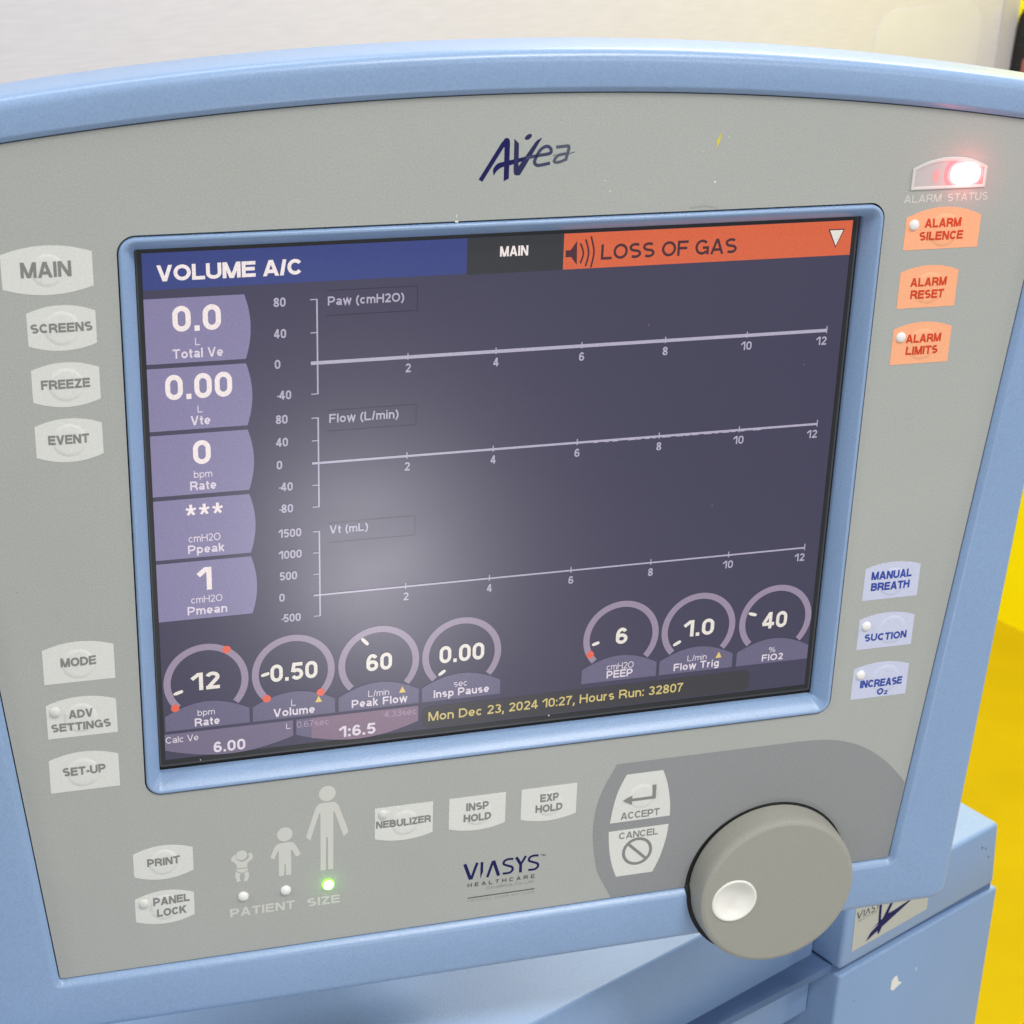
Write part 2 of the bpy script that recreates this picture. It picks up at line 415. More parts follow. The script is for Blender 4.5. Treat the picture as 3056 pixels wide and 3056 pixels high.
    if c == 'p': w = .72; return w, [[(h, -.27), (h, X)], arc(w / 2, X / 2, w / 2 - h, X / 2 - h, 0, 360, 22)]
    if c == 'r': w = .46; return w, [[(h, 0), (h, X)], [(h, .38)] + arc(h + .26, .40, .26, X - .40 - h, 180, 85, 8)]
    if c == 's': w = .64; return w, [S_path(w, X, h)]
    if c == 't': w = .42; s = .10 + h; return w, [[(s, .94), (s, .2)] + arc(s + .16, .2, .16, .2 - h, 180, 280, 6), [(0, X - h), (w, X - h)]]
    if c == 'u': w = .68; return w, [[(h, X)] + arc(w / 2, .30, w / 2 - h, .30 - h, 180, 360, 12) + [(w - h, X)], [(w - h, 0), (w - h, X)]]
    if c == 'w': w = 1.0; return w, [[(h * .7, X), (w * .27, h * .3), (w / 2, X), (w * .73, h * .3), (w - h * .7, X)]]
    if c == 'x': w = .68; return w, [[(h, 0), (w - h, X)], [(h, X), (w - h, 0)]]
    return 0.6, []

def text_polys(s, x0, x1, yt, yb, stem=0.20, gap=0.13, slant=0.0, marks=False):
    """Stroke quads of a line of lettering fitted between x0 and x1, cap line yt and base line yb (y down)."""
    # the stem is kept even: first lay out, then find the horizontal stretch, then draw strokes in the stretched space
    H = yb - yt
    h = stem / 2
    tot, lay = 0.0, []
    for i, c in enumerate(s):
        w, _ = glyph(c, h)
        lay.append((c, tot))
        tot += w + gap
    tot -= gap
    k = (x1 - x0) / (tot * H)
    polys = []
    for c, ox in lay:
        w, paths = glyph(c, h)
        if 'Il1i.,:'.find(c) >= 0 and k > 0:
            pass
        for p in paths:
            q = [(x0 + (ox + a) * k * H + slant * b * H, yb - b * H) for a, b in p]
            rb = ribbon2(dense(q, H * .16), h * H * min(max(k, .92), 1.25), h * H)
            if c.isupper() or c.isdigit() or c in '/^':
                rb = [r for r in (cut(r, yt - H * .008, yb + H * .008) for r in rb) if r and abs(area2(r)) > 1e-7]
            polys += rb + [None]
    return polys if marks else [p for p in polys if p]

def dense(path, step):
    out = [path[0]]
    for a, b in zip(path, path[1:]):
        n = max(1, int(math.hypot(b[0] - a[0], b[1] - a[1]) / step + .5))
        out += [(a[0] + (b[0] - a[0]) * i / n, a[1] + (b[1] - a[1]) * i / n) for i in range(1, n + 1)]
    return out

def ribbon2(path, hx, hy):
    """Stroke with half-width hx across the x direction and hy across the y direction."""
    sc = hy / hx
    q = ribbon([(a * sc, b) for a, b in path], hy)
    return [[(a / sc, b) for a, b in f] for f in q]

# ------------------------------------------------------------------ mesh collecting
class MB:
    def __init__(s, f=L):
        s.v, s.f, s.m, s.mats, s.fn, s.sm = [], [], [], [], f, []
    def mi(s, m):
        if m not in s.mats: s.mats.append(m)
        return s.mats.index(m)
    def flat(s, polys, w, m, holes=()):
        vs, fs = union(polys, holes)
        o = len(s.v); i = s.mi(m)
        s.v += [s.fn(a, b, w) for a, b in vs]
        for f in fs:
            f = list(f)
            # y points down in the panel's units, so the winding is turned over to face outwards
            if area2([vs[k] for k in f]) > 0: f = f[::-1]
            s.f.append([o + k for k in f]); s.m.append(i); s.sm.append(False)
        return s
    def text(s, *a, w=0.3, m=None, wf=None, **k):
        i = s.mi(m); up = 0.0; n = 0
        for p in text_polys(*a, marks=True, **k):
            if p is None:
                n += 1; up = 0.022 * (n % 6)
                continue
            if area2(p) > 0: p = p[::-1]
            o = len(s.v)
            s.v += [s.fn(x, y, (wf(x, y) if wf else 0.0) + w + up) for x, y in p]
            s.f.append([o + q for q in range(len(p))]); s.m.append(i); s.sm.append(False)
        return s
    def strokes(s, path, h, w, m):
        i = s.mi(m)
        for p in ribbon(path, h):
            if area2(p) > 0: p = p[::-1]
            o = len(s.v)
            s.v += [s.fn(x, y, w) for x, y in p]
            s.f.append([o + q for q in range(len(p))]); s.m.append(i); s.sm.append(False)
        return s
    def loft(s, rings, m, smooth=True, cap0=False, cap1=False, m1=None):
        o = len(s.v); n = len(rings[0]); i = s.mi(m)
        for r in rings:
            s.v += [s.fn(*p) for p in r]
        for a in range(len(rings) - 1):
            for k in range(n):
                k2 = (k + 1) % n
                s.f.append([o + a * n + k, o + a * n + k2, o + (a + 1) * n + k2, o + (a + 1) * n + k]); s.m.append(i); s.sm.append(smooth)
        if cap0: s.f.append([o + k for k in range(n)][::-1]); s.m.append(i); s.sm.append(False)
        if cap1: s.f.append([o + (len(rings) - 1) * n + k for k in range(n)]); s.m.append(s.mi(m1 or m)); s.sm.append(False)
        return s
    def build(s, name, parent=None, label=None, angle=40, fix=False, bevel=0):
        me = bpy.data.meshes.new(name)
        me.from_pydata(s.v, [], s.f)
        for m in s.mats: me.materials.append(m)
        me.polygons.foreach_set('material_index', s.m)
        me.polygons.foreach_set('use_smooth', s.sm)
        if fix or bevel:
            bm = bmesh.new(); bm.from_mesh(me)
            bmesh.ops.recalc_face_normals(bm, faces=bm.faces)
            bm.to_mesh(me); bm.free()
        if any(s.sm): me.set_sharp_from_angle(angle=R(angle))
        me.update()
        o = bpy.data.objects.new(name, me)
        COL.objects.link(o)
        if parent: o.parent = parent
        if label: o['label'] = label
        return o

def tag(o, label, cat, group=None, kind=None):
    o['label'] = label; o['category'] = cat
    if group: o['group'] = group
    if kind: o['kind'] = kind
    return o

def empty(name, loc, rot=(0, 0, 0)):
    o = bpy.data.objects.new(name, None)
    COL.objects.link(o)
    o.location = loc; o.rotation_euler = rot
    o.empty_display_size = 0.05
    return o

def circ(cx, cy, r, n=48, ry=None):
    return [(cx + r * math.cos(2 * math.pi * i / n), cy + (ry or r) * math.sin(2 * math.pi * i / n)) for i in range(n)]

def ring3(cx, cy, r, w, n=72):
    return [(cx + r * math.cos(2 * math.pi * i / n), cy - r * math.sin(2 * math.pi * i / n), w) for i in range(n)]

def rrect(x0, y0, x1, y1, r, n=8):
    p = []
    for cx, cy, a in ((x1 - r, y1 - r, 0), (x0 + r, y1 - r, 90), (x0 + r, y0 + r, 180), (x1 - r, y0 + r, 270)):
        p += arc(cx, cy, r, r, a, a + 90, n)
    return p

def spline(pts, n=8):
    """Catmull-Rom line through the points."""
    q = [pts[0]] + list(pts) + [pts[-1]]
    out = []
    for i in range(1, len(q) - 2):
        a, b, c, d = q[i - 1:i + 3]
        for k in range(n):
            t = k / n
            out.append(tuple(0.5 * (2 * b[j] + (c[j] - a[j]) * t + (2 * a[j] - 5 * b[j] + 4 * c[j] - d[j]) * t * t + (3 * b[j] - a[j] - 3 * c[j] + d[j]) * t ** 3) for j in (0, 1)))
    return out + [tuple(pts[-1])]

# ================================================================== the room
def box_world(name, x0, x1, y0, y1, z0, z1, m, parent=None, label=None, bev=0.0):
    bm = bmesh.new()
    vs = [bm.verts.new((x, y, z)) for x in (x0, x1) for y in (y0, y1) for z in (z0, z1)]
    for f in ((0, 1, 3, 2), (4, 6, 7, 5), (0, 4, 5, 1), (2, 3, 7, 6), (0, 2, 6, 4), (1, 5, 7, 3)):
        bm.faces.new([vs[i] for i in f])
    if bev:
        bmesh.ops.bevel(bm, geom=bm.edges[:], offset=bev, segments=3, affect='EDGES', profile=0.5)
    bmesh.ops.recalc_face_normals(bm, faces=bm.faces)
    me = bpy.data.meshes.new(name); bm.to_mesh(me); bm.free()
    me.materials.append(m)
    if bev:
        me.polygons.foreach_set('use_smooth', [True] * len(me.polygons)); me.set_sharp_from_angle(angle=R(50))
    o = bpy.data.objects.new(name, me); COL.objects.link(o)
    if parent: o.parent = parent
    if label: o['label'] = label
    return o

fl = box_world('floor', -6, 6, -5, 6, -0.02, 0.0, FLOOR)
tag(fl, 'grey floor of the hall', 'floor', kind='structure')
vm = box_world('vinyl_mat', 0.55, 2.0, -0.1, 2.6, 0.001, 0.005, YFLOOR)
tag(vm, 'yellow vinyl sheet lying on the floor beside the ventilator', 'floor sheet')

HEAD = R(23)
wp = empty('white_partition', (1.4219, 2.0497, 0), (0, 0, HEAD))          # local x runs along the wall, the corner is at x = 0
tag(wp, 'off white fabric covered partition behind the ventilator monitor', 'partition')
box_world('panel', -4.0, -0.0415, 0.0, 0.05, 0.0, 2.5, WALL, wp)
box_world('edge_trim', -0.0400, -0.0150, -0.002, 0.05, 0.0, 2.5, POST, wp)
box_world('edge_trim', -0.0135, 0.0, -0.001, 0.05, 0.0, 2.5, POST, wp)
pb = empty('wall_patch', (1.4219, 2.0497, 0), (0, 0, HEAD))  # pale rounded patch, slightly proud of the white partition
tag(pb, 'pale whitish patch with rounded corners on the white partition, left of the yellow partition', 'sheet')
mb = MB(lambda x, y, w: (x, -0.0006 - w, y))
o1 = rrect(-0.335, 0.60, -0.090, 1.035, 0.045, 10)
mb.loft([[(a, b, -0.0004) for a, b in o1], [(a, b, 0.0) for a, b in o1]], PATCH, False, True, True)
mb.build('sheet', pb, fix=True)

yp = empty('yellow_partition', (1.4219, 2.0497, 0), (0, 0, HEAD))          # local -y comes towards the viewer along the wall
tag(yp, 'bright yellow side partition standing at the right of the ventilator', 'partition')
box_world('panel', 0.0005, 0.05, -1.55, 0.05, 0.0, 2.5, YWALL, yp)
bc = empty('black_case', (1.4219, 2.0497, 0), (0, 0, HEAD))
tag(bc, 'black case with a rounded top corner on the yellow partition, above the monitor corner', 'case')
mb = MB(lambda x, y, w: (-0.0005 - w, -x, y))
o1 = spline([(0.0015, 0.72), (0.0018, 0.80), (0.0020, 0.90), (0.0030, 0.96), (0.0046, 0.995), (0.0085, 1.0065), (0.0150, 1.0115), (0.0300, 1.0125), (0.26, 1.0125)], 5) + [(0.26, 0.72)]
mb.loft([[(a, b, 0.0) for a, b in o1], [(a, b, 0.003) for a, b in o1], [(a + (0.0012 if a < .1 else -0.0012), b + (0.0012 if b < .8 else -0.0012), 0.0045) for a, b in o1]], BLKC, False, True, True)
mb.build('shell', bc, fix=True)
for z in (0.975, 0.958, 0.928, 0.914, 0.898):
    mb = MB(lambda x, y, w: (-0.0005 - w, -x, y))
    o1 = rrect(0.0135, z, 0.0205, z + 0.0025, 0.001, 3)
    mb.loft([[(a, b, 0.0047) for a, b in o1], [(a, b, 0.0053) for a, b in o1]], BLKL, False, True, True)
    mb.build('rib', bc, fix=True)
box_world('red_insert', -0.0095, -0.0052, -0.12, -0.0270, 0.72, 0.940, REDC, bc)

# ================================================================== ventilator base (cart): local x along its front, y to its back
base = empty('ventilator_cabinet', (0.1917, 0.06, 0.0), (0, 0, HEAD))
tag(base, 'light blue ventilator cabinet under the monitor, cream logo label on its column', 'ventilator cabinet')
Z0 = 0.9527

def solid(bm, xs, ys, zs, bev=0.002, taper=0.0, seg=3):
    """A bevelled block; taper widens its right end per metre of depth below its top."""
    (x0, x1), (y0, y1), (z0, z1) = xs, ys, zs
    vs = []
    for x in (0, 1):
        for y in (y0, y1):
            for z in (z0, z1):
                vs.append(bm.verts.new(((x1 + taper * (z1 - z)) if x else x0, y, z)))
    fs = [bm.faces.new([vs[i] for i in f]) for f in ((0, 1, 3, 2), (4, 6, 7, 5), (0, 4, 5, 1), (2, 3, 7, 6), (0, 2, 6, 4), (1, 5, 7, 3))]
    es = list({e for f in fs for e in f.edges})
    if bev:
        bmesh.ops.bevel(bm, geom=es, offset=bev, segments=seg, affect='EDGES', profile=0.5)

def bm_obj(name, bm, m, parent, label=None, ang=40):
    bmesh.ops.recalc_face_normals(bm, faces=bm.faces)
    me = bpy.data.meshes.new(name); bm.to_mesh(me); bm.free()
    me.materials.append(m)
    me.polygons.foreach_set('use_smooth', [True] * len(me.polygons)); me.set_sharp_from_angle(angle=R(ang))
    o = bpy.data.objects.new(name, me); COL.objects.link(o); o.parent = parent
    if label: o['label'] = label
    return o

bm = bmesh.new()
solid(bm, (0.0, 0.1200), (0.0, 0.38), (0.0, Z0 - 0.0012), 0.0016, 0.035)
solid(bm, (-0.42, -0.0006), (0.0165, 0.379), (Z0 - 0.0325, Z0 - 0.0050), 0.0012)
solid(bm, (-0.42, -0.0006), (0.085, 0.379), (0.0, Z0 - 0.0335), 0.0012)
bm_obj('lower_body', bm, BLUE2, base)
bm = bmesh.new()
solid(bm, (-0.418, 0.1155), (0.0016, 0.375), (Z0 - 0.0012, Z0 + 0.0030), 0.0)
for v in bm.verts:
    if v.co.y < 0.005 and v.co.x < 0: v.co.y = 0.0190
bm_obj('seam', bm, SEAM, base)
bm = bmesh.new()
solid(bm, (-0.418, -0.0008), (0.0166, 0.3), (Z0 - 0.0058, Z0 - 0.0007), 0.0)
for v in bm.verts:
    if v.co.y < 0.05 and v.co.z > Z0 - 0.003: v.co.y = 0.0190
bm_obj('chamfer_strip', bm, BLUE2, base)
bm = bmesh.new()
solid(bm, (-0.0012, 0.1110), (0.0, 0.36), (Z0 + 0.0030, Z0 + 0.0418), 0.0022, 0.125)
solid(bm, (-0.42, -0.0016), (0.0165, 0.359), (Z0 + 0.0002, Z0 + 0.0505), 0.0014, seg=3)
bm_obj('upper_module', bm, BLUE2, base)

LB = lambda x, y, w: (x * 1e-3, -0.00004 - w * 1e-3, Z0 + y * 1e-3)          # millimetres on the front of the column
mb = MB(LB)
pl = [(5.87, 10.9), (60.8, 11.3), (60.4, 39.0), (4.55, 39.0)]
mb.loft([[(a, b, 0.0) for a, b in pl], [(a, b, 0.12) for a, b in pl]], PLATE, False, False, True)
lab = mb.build('logo_label', base, fix=True)
def flipy(polys): return [[(a, -b) for a, b in p] for p in polys]
mb = MB(lambda x, y, w: LB(x, -y, w))
vp = []
for a, b, hh in (((6.2, 33.9), (7.9, 29.6), .42), ((7.9, 29.6), (10.0, 33.9), .42), ((11.2, 33.4), (11.3, 29.4), .36), ((12.2, 29.2), (14.0, 33.0), .36), ((14.0, 33.0), (15.4, 29.2), .36)):
    vp += ribbon([a, b], hh)
vp += ribbon(spline([(19.0, 32.6), (17.2, 33.0), (17.0, 31.6), (18.8, 30.6), (18.4, 29.3), (16.6, 29.3)]), .34)
vp += ribbon([(19.6, 33.5), (21.0, 31.4), (22.4, 33.5)], .34) + ribbon([(21.0, 31.4), (21.0, 29.3)], .34)
mb.flat(flipy(vp), 0.16, INKD)
mb.flat(flipy(text_polys('HEALTHCARE', 7.6, 21.0, -28.6, -27.6, stem=.2, gap=.5) and [[(a, -b) for a, b in p] for p in text_polys('HEALTHCARE', 7.6, 21.0, -28.6, -27.6, stem=.2, gap=.5)]), 0.16, INKD)
mb.flat(flipy([spline([(15.7, 12.5), (15.4, 15.0), (16.9, 18.0), (20.2, 19.1), (23.6, 19.9), (29.0, 22.5), (34.5, 22.7), (42.6, 23.5), (50, 24.2)]) + spline([(50, 24.9), (40.5, 24.4), (33.3, 23.8), (26.8, 21.2), (25.0, 20.6), (21.7, 18.2), (18.3, 16.4), (15.7, 12.5)])]), 0.16, NAVY)
mb.flat(flipy([[(21.6, 36.0), (23.8, 33.4), (25.0, 21.5), (25.4, 20.0), (29.9, 27.6), (34.5, 35.0), (36.2, 35.0), (25.0, 12.9), (24.0, 13.4)]]), 0.19, NAVY)
mb.build('printing', lab)
mb = MB(LB)
pl = [(41.6, -29.0), (41.6, -23.6), (43.6, -22.0), (45.3, -22.0), (47.2, -26.4), (50.2, -28.6), (47.5, -29.2), (44.2, -30.6)]
mb.loft([[(a, b, 0.0) for a, b in pl], [(a, b, 0.15) for a, b in pl]], PAPER, False, False, True)
mb.build('paper_scrap', base, fix=True)
for x, y, r in ((99.7, 31.3, .55), (103.0, 29.5, .5), (106.6, 22.9, .5), (13.6, -22.0, .3)):
    mb = MB(LB)
    mb.flat([circ(x, y, r, 7, r * 1.3)], 0.03, GAP)
    mb.build('paint_chip', base)
mb = MB(LB)
mb.flat([[(60.4, -24.2), (61.2, -24.6), (60.9, -26.2), (60.2, -26.0)]], 0.03, STAINW)
mb.build('paint_chip', base)
bm = bmesh.new()
solid(bm, (-0.15, -0.06), (0.20, 0.29), (Z0 + 0.0506, Z0 + 0.24), 0.01)
bm_obj('pivot_post', bm, BLUE2, base)

# ================================================================== the monitor
TILT = R(88)
mon = empty('ventilator_monitor', (0, 0, 1.25), (TILT, 0, 0))
tag(mon, 'light blue ventilator monitor with grey key panel, lit screen and large taupe dial', 'ventilator monitor')

def outline(side0, sidek, bot, top, rad, rb, rt, off, shiftx=0.0):
    """Closed outline (from bottom left, along the bottom, up the right side, over the arch): straight tapering sides and an arched top."""
    sx = lambda y: side0 - sidek * y + off
    yb = bot + off
    ar = lambda X: top - off + X * X / (2 * (rad + off))
    X = sx(top)
    for _ in range(30): X = sx(ar(X))
    yc = ar(X)
    rb, rt = max(rb + off, 1.0), max(rt + off, 1.0)
    xb = sx(yb)
    def q(a, c, b, n):
        return [((1 - t) ** 2 * a[0] + 2 * t * (1 - t) * c[0] + t * t * b[0], (1 - t) ** 2 * a[1] + 2 * t * (1 - t) * c[1] + t * t * b[1]) for t in [i / n for i in range(n + 1)]]
    half = [(x, yb) for x in [(xb - rb) * i / 14 for i in range(1, 14)]]
    half += q((xb - rb, yb), (xb, yb), (sx(yb - rb), yb - rb), 10)
    half += [(sx(y), y) for y in [yb - rb + (yc + rt - yb + rb) * i / 16 for i in range(1, 16)]]
    half += q((sx(yc + rt), yc + rt), (X, yc), (X - rt, ar(X - rt)), 10)
    half += [(x, ar(x)) for x in [(X - rt) * (1 - i / 30) for i in range(1, 30)]]
    full = [(0, yb)] + half + [(0, ar(0))] + [(-x, y) for x, y in half[::-1]]
    return [(408 + x, y) for x, y in full]

OPEN = lambda off, w: [(x, y, w) for x, y in outline(621.5, 0.1017, 753.5, -284.0, 4050, 5, 12, off)]
OUT = lambda off, w: [(x, y, w) for x, y in outline(679.5, 0.0525, 829.0, -330.0, 3920, 24, 34, off)]
mb = MB()
mb.loft([OPEN(0, -30), OPEN(0, 0.4), OPEN(0.6, 1.6), OPEN(5.2, 6.6), OPEN(6.6, 7.6), OPEN(8.5, 8.0), OUT(-13, 8.6), OUT(-9.5, 8.1), OUT(-6.2, 6.8), OUT(-3.4, 4.4), OUT(-1.4, 1.2), OUT(-0.3, -3), OUT(0, -8), OUT(-0.5, -66), OUT(-2, -72), OUT(-7, -77), OUT(-40, -92), OUT(-62, -142), OUT(-80, -150)], BLUE, True, False, True)
housing = mb.build('housing', mon, fix=True, angle=32)

# grey front panel with its cut-outs
HOLE = rrect(-24.6, -149.2, 840.6, 515.6, 19.5, 10)
KC = (774.0, 752.5)
mb = MB()
pan = outline(621.5, 0.1017, 753.5, -284.0, 4050, 5, 12, -1.3)
mb.flat([pan], 0.0, GREY, holes=[HOLE, circ(KC[0], KC[1], 112, 60)])
mb.loft([[(x, y, 0.0) for x, y in pan], [(x, y, -9) for x, y in pan]], GREY, False)
mb.loft([[(x, y, -9) for x, y in HOLE], [(x, y, 0.0) for x, y in HOLE]], GREY, False)
panel = mb.build('front_panel', mon)

mb = MB()
ins = spline([(554.9, 552.7), (539, 585), (531.1, 610.3), (528, 640), (529.1, 665), (533, 692), (538.5, 713), (557.2, 751.6)], 6)
right = spline([(951.6, 751.6), (962.2, 640)], 3)
ins = ins + right + spline([(962.2, 636), (946, 616.5), (930.3, 600.1), (910, 583.5), (888.6, 570.5), (873, 564), (857.3, 559.0), (841, 556), (824.5, 554.5), (800, 553.4)], 6)
mb.flat([ins], 0.12, INSET, holes=[circ(KC[0], KC[1], 112, 60)])
mb.build('dial_inset', panel)

mb = MB()
mb.text('ALARM', 862.7, 910.0, -156.3, -147.0, w=0.14, m=TXW, stem=.17)
mb.text('STATUS', 918.0, 969.9, -156.3, -147.0, w=0.14, m=TXW, stem=.17)
mb.build('caption', panel, 'pale caption ALARM STATUS')
mb = MB()
mb.text('PATIENT', 68.3, 147.0, 687.0, 699.2, w=0.14, m=TXW, stem=.22)
mb.text('SIZE', 162.3, 202.8, 687.6, 699.6, w=0.14, m=TXW, stem=.22)
mb.build('caption', panel, 'pale caption PATIENT SIZE')

# patient size pictures
mb = MB()
mb.flat([circ(188.4, 542.0, 10.2, 36, 10.7)], 0.14, TXW)
ad = [(180.6, 554.4), (195.2, 554.2)] + spline([(198.0, 555.2), (201.0, 559.0), (203.6, 565.5), (212.6, 594.0), (213.0, 600.0), (208.0, 605.1)], 4) + [(196.6, 567.5), (195.6, 568.5), (195.0, 649.6), (188.5, 649.6), (188.5, 603.4), (186.6, 603.4), (185.8, 649.6), (179.2, 649.6), (179.7, 568.5), (178.7, 567.5), (167.0, 605.2)] + spline([(163.0, 600.5), (162.9, 596.5), (172.3, 565.5), (174.8, 559.0), (177.6, 555.4)], 4)
mb.flat([ad], 0.14, TXW)
mb.build('adult_icon', panel)
mb = MB()
mb.flat([circ(136.4, 591.3, 9.4, 32, 9.8)], 0.14, TXW)
ch = [(130.5, 603.0), (142.0, 602.8)] + spline([(145.4, 603.8), (148.6, 607.2), (154.6, 620.2), (153.2, 623.6), (149.6, 624.9)], 4) + [(144.4, 614.0), (143.6, 614.0), (143.5, 649.6), (136.8, 649.6), (136.8, 633.4), (135.4, 633.4), (134.9, 649.6), (128.3, 649.6), (128.7, 614.0), (127.7, 614.0), (123.2, 624.4)] + spline([(119.8, 623.0), (118.9, 620.0), (124.2, 607.5), (127.2, 604.0)], 4)
mb.flat([ch], 0.14, TXW)
mb.build('child_icon', panel)
mb = MB()
mb.flat([circ(84.1, 612.7, 6.8, 28, 6.9)], 0.14, TXW)
mb.flat([spline([(77.0, 610.6), (73.6, 612.6), (71.5, 617.6), (77.2, 624.6), (77.7, 630.4)], 4) + spline([(90.9, 630.6), (91.0, 624.8), (97.0, 619.4), (97.2, 613.8), (94.8, 610.8), (92.2, 611.6), (92.6, 616.8), (88.0, 621.0), (82.5, 621.2), (78.0, 617.4), (77.0, 610.6)], 4)], 0.14, TXW)
mb.flat([[(77.2, 631.5), (91.0, 631.9), (91.3, 634.6), (84.3, 638.0), (77.0, 633.6)]], 0.14, TXW)
mb.flat([[(76.7, 634.8), (82.6, 638.6), (80.8, 642.8), (82.4, 649.5), (77.7, 649.6), (75.5, 640.8)], [(91.4, 635.7), (92.7, 642.0), (90.6, 649.7), (85.6, 649.7), (87.5, 642.7), (86.0, 638.8)]], 0.14, TXW)
mb.build('baby_icon', panel)

# the model wordmark, top centre: strokes that fade from navy to slate
mb = MB()
A1 = ribbon([(359.2, -192.2), (384.2, -232.0)], 2.45) + [spline([(381.6, -231.0), (384.6, -236.0), (387.4, -236.9), (390.0, -235.2), (390.7, -231.0)], 5) + [(390.5, -193.4), (384.9, -190.6), (384.8, -226.6)]]
mb.flat(A1, 0.14, NAVY)
mb.flat([spline([(373.6, -197.0), (372.9, -203.6), (377.0, -209.4), (384.7, -211.8), (399.9, -214.6), (409.0, -216.6)], 5) + spline([(409.5, -212.2), (400.1, -210.2), (390.0, -207.2), (382.4, -205.6), (377.4, -202.4), (373.6, -197.0)], 5)], 0.17, NAVY)
mb.flat([[(395.4, -235.9), (400.6, -230.6), (400.9, -206.0), (418.6, -231.4), (421.0, -233.8), (426.5, -236.2)] + spline([(424.0, -232.4), (404.6, -199.6), (401.6, -196.8), (398.6, -196.4), (396.3, -198.2), (395.6, -202.0)], 5)], 0.20, NAVY2)
dot = [(410.8 + 4.4 * math.cos(a) * .84 + 2.5 * math.sin(a) * .54, -237.3 - 4.4 * math.cos(a) * .54 + 2.5 * math.sin(a) * .84) for a in [i * math.pi / 12 for i in range(24)]]
mb.flat([dot], 0.14, NAVY2)
mb.strokes(spline([(409.0, -214.6), (415.6, -216.0), (424.0, -217.2), (435.4, -219.0), (436.6, -223.0), (434.0, -226.0), (430.0, -226.4), (424.6, -222.8), (420.4, -215.6), (418.6, -210.4), (420.2, -207.4), (424.0, -206.4), (436.0, -208.4)], 6), 1.75, 0.23, SLATE)
mb.strokes(spline([(442.2, -225.4), (450.0, -225.9), (455.4, -226.2), (456.6, -224.0), (455.4, -218.0), (453.2, -210.4)], 6), 1.75, 0.14, SLATE2)
mb.strokes(spline([(455.2, -218.2), (446.0, -216.8), (442.2, -213.8), (440.6, -210.2), (443.4, -208.9), (448.0, -209.6), (453.4, -211.8)], 6), 1.6, 0.17, SLATE2)
mb.flat([[(457.6, -218.3), (463.6, -220.2), (463.4, -219.2), (457.4, -217.3)], [(438.9, -216.5), (442.0, -217.9), (442.0, -217.0), (438.9, -215.7)]], 0.17, SLATE2)
mb.build('model_wordmark', panel)

# the maker's mark, bottom centre
mb = MB()
vp = ribbon([(360.9, 669.6), (368.8, 693.4)], 2.15) + ribbon([(377.0, 669.8), (369.6, 693.4)], 1.75)
vp += [[(381.4, 669.9), (384.9, 669.9), (384.9, 684.6), (383.4, 688.4), (381.9, 694.4), (381.4, 688.0)]]
vp += ribbon([(390.6, 693.6), (397.6, 670.6)], 1.7) + ribbon([(398.2, 670.2), (405.4, 693.6)], 2.1)
vp += ribbon(spline([(424.0, 671.6), (417.5, 671.0), (412.5, 673.0), (411.7, 677.4), (417.0, 680.6), (422.4, 683.4), (423.4, 687.8), (419.5, 691.4), (410.6, 691.4)], 6), 1.55)
vp += ribbon([(427.8, 669.8), (433.9, 681.2)], 1.95) + ribbon([(440.4, 669.8), (434.0, 681.2)], 1.6) + ribbon([(433.9, 680.0), (433.9, 693.4)], 1.9)
vp += ribbon(spline([(457.0, 671.6), (450.5, 671.0), (445.6, 673.0), (444.8, 677.4), (450.2, 680.6), (455.8, 683.4), (456.8, 687.8), (452.8, 691.4), (444.2, 691.4)], 6), 1.55)
mb.flat(vp, 0.14, NAVY)
mb.text('TM', 459.9, 466.2, 670.4, 673.6, w=0.14, m=INKD, stem=.16)
mb.text('HEALTHCARE', 365.2, 452.9, 699.0, 704.6, w=0.14, m=INKD, stem=.19, gap=.62)
mb.text('Excellence For Life', 390.3, 451.6, 707.0, 711.6, w=0.14, m=INKF, stem=.11, gap=.1, slant=.2)
mb.flat([[(365.5, 720.2), (453.5, 720.2), (453.5, 721.7), (365.5, 721.7)]], 0.14, INKD)
mb.text('CRITICAL CARE DIVISION', 365.7, 452.9, 724.0, 726.6, w=0.14, m=INKF, stem=.14, gap=.5)
mb.build('maker_mark', panel)

mb = MB()
mb.flat([spline([(628.6, -229.5), (629.9, -234.4), (631.2, -232.0), (630.4, -227.5), (629.9, -224.5), (627.6, -220.5), (625.6, -218.2), (627.0, -222.5), (626.2, -226.0), (628.6, -229.5)], 4)], 0.13, STAINY)
mb.build('stain', panel, 'yellow smear of adhesive')
for x, y, a, b in ((627.9, -180.8, 1.4, 1.2), (640.7, -230.2, .7, .7), (333.9, -148.9, 2.2, 1.3), (333.9, -155.0, .5, 2.6), (499.6, -187.0, .9, .5), (505.7, -175.1, .9, .9), (612.0, -215.0, .5, .5)):
    MB().flat([circ(x, y, a, 9, b)], 0.13, STAINW).build('speck', panel)
MB().flat([[(600, -153.4), (618, -155.2), (633.4, -152.2), (634, -150.6), (617, -152.8), (602, -151.6)]], 0.13, SCUFF).build('scuff', panel)
for x, y in ((602.5, 717.5), (-150, 240), (905, 120)):
    MB().flat([circ(x, y, .8, 8)], 0.13, INSET).build('speck', panel)

# ------------------------------------------------------------------ screen bezel and display
RR = lambda off, w, r: [(x, y, w) for x, y in rrect(-23 - off, -147 - off, 839 + off, 514 + off, r, 10)]
mb = MB()
mb.loft([RR(0, -30, 18), RR(0, 0.4, 18), RR(-0.6, 1.8, 17.4), RR(-1.8, 2.7, 16.2), RR(-3.4, 2.9, 14.6), RR(-5.2, 1.9, 12.8), RR(-16.6, -15.0, 3.0), RR(-17.2, -16.2, 2.2), RR(-17.6, -17.4, 1.8), RR(-17.6, -30, 1.8)][::-1], BLUE, True)
mb.build('screen_bezel', mon, fix=False, angle=50)

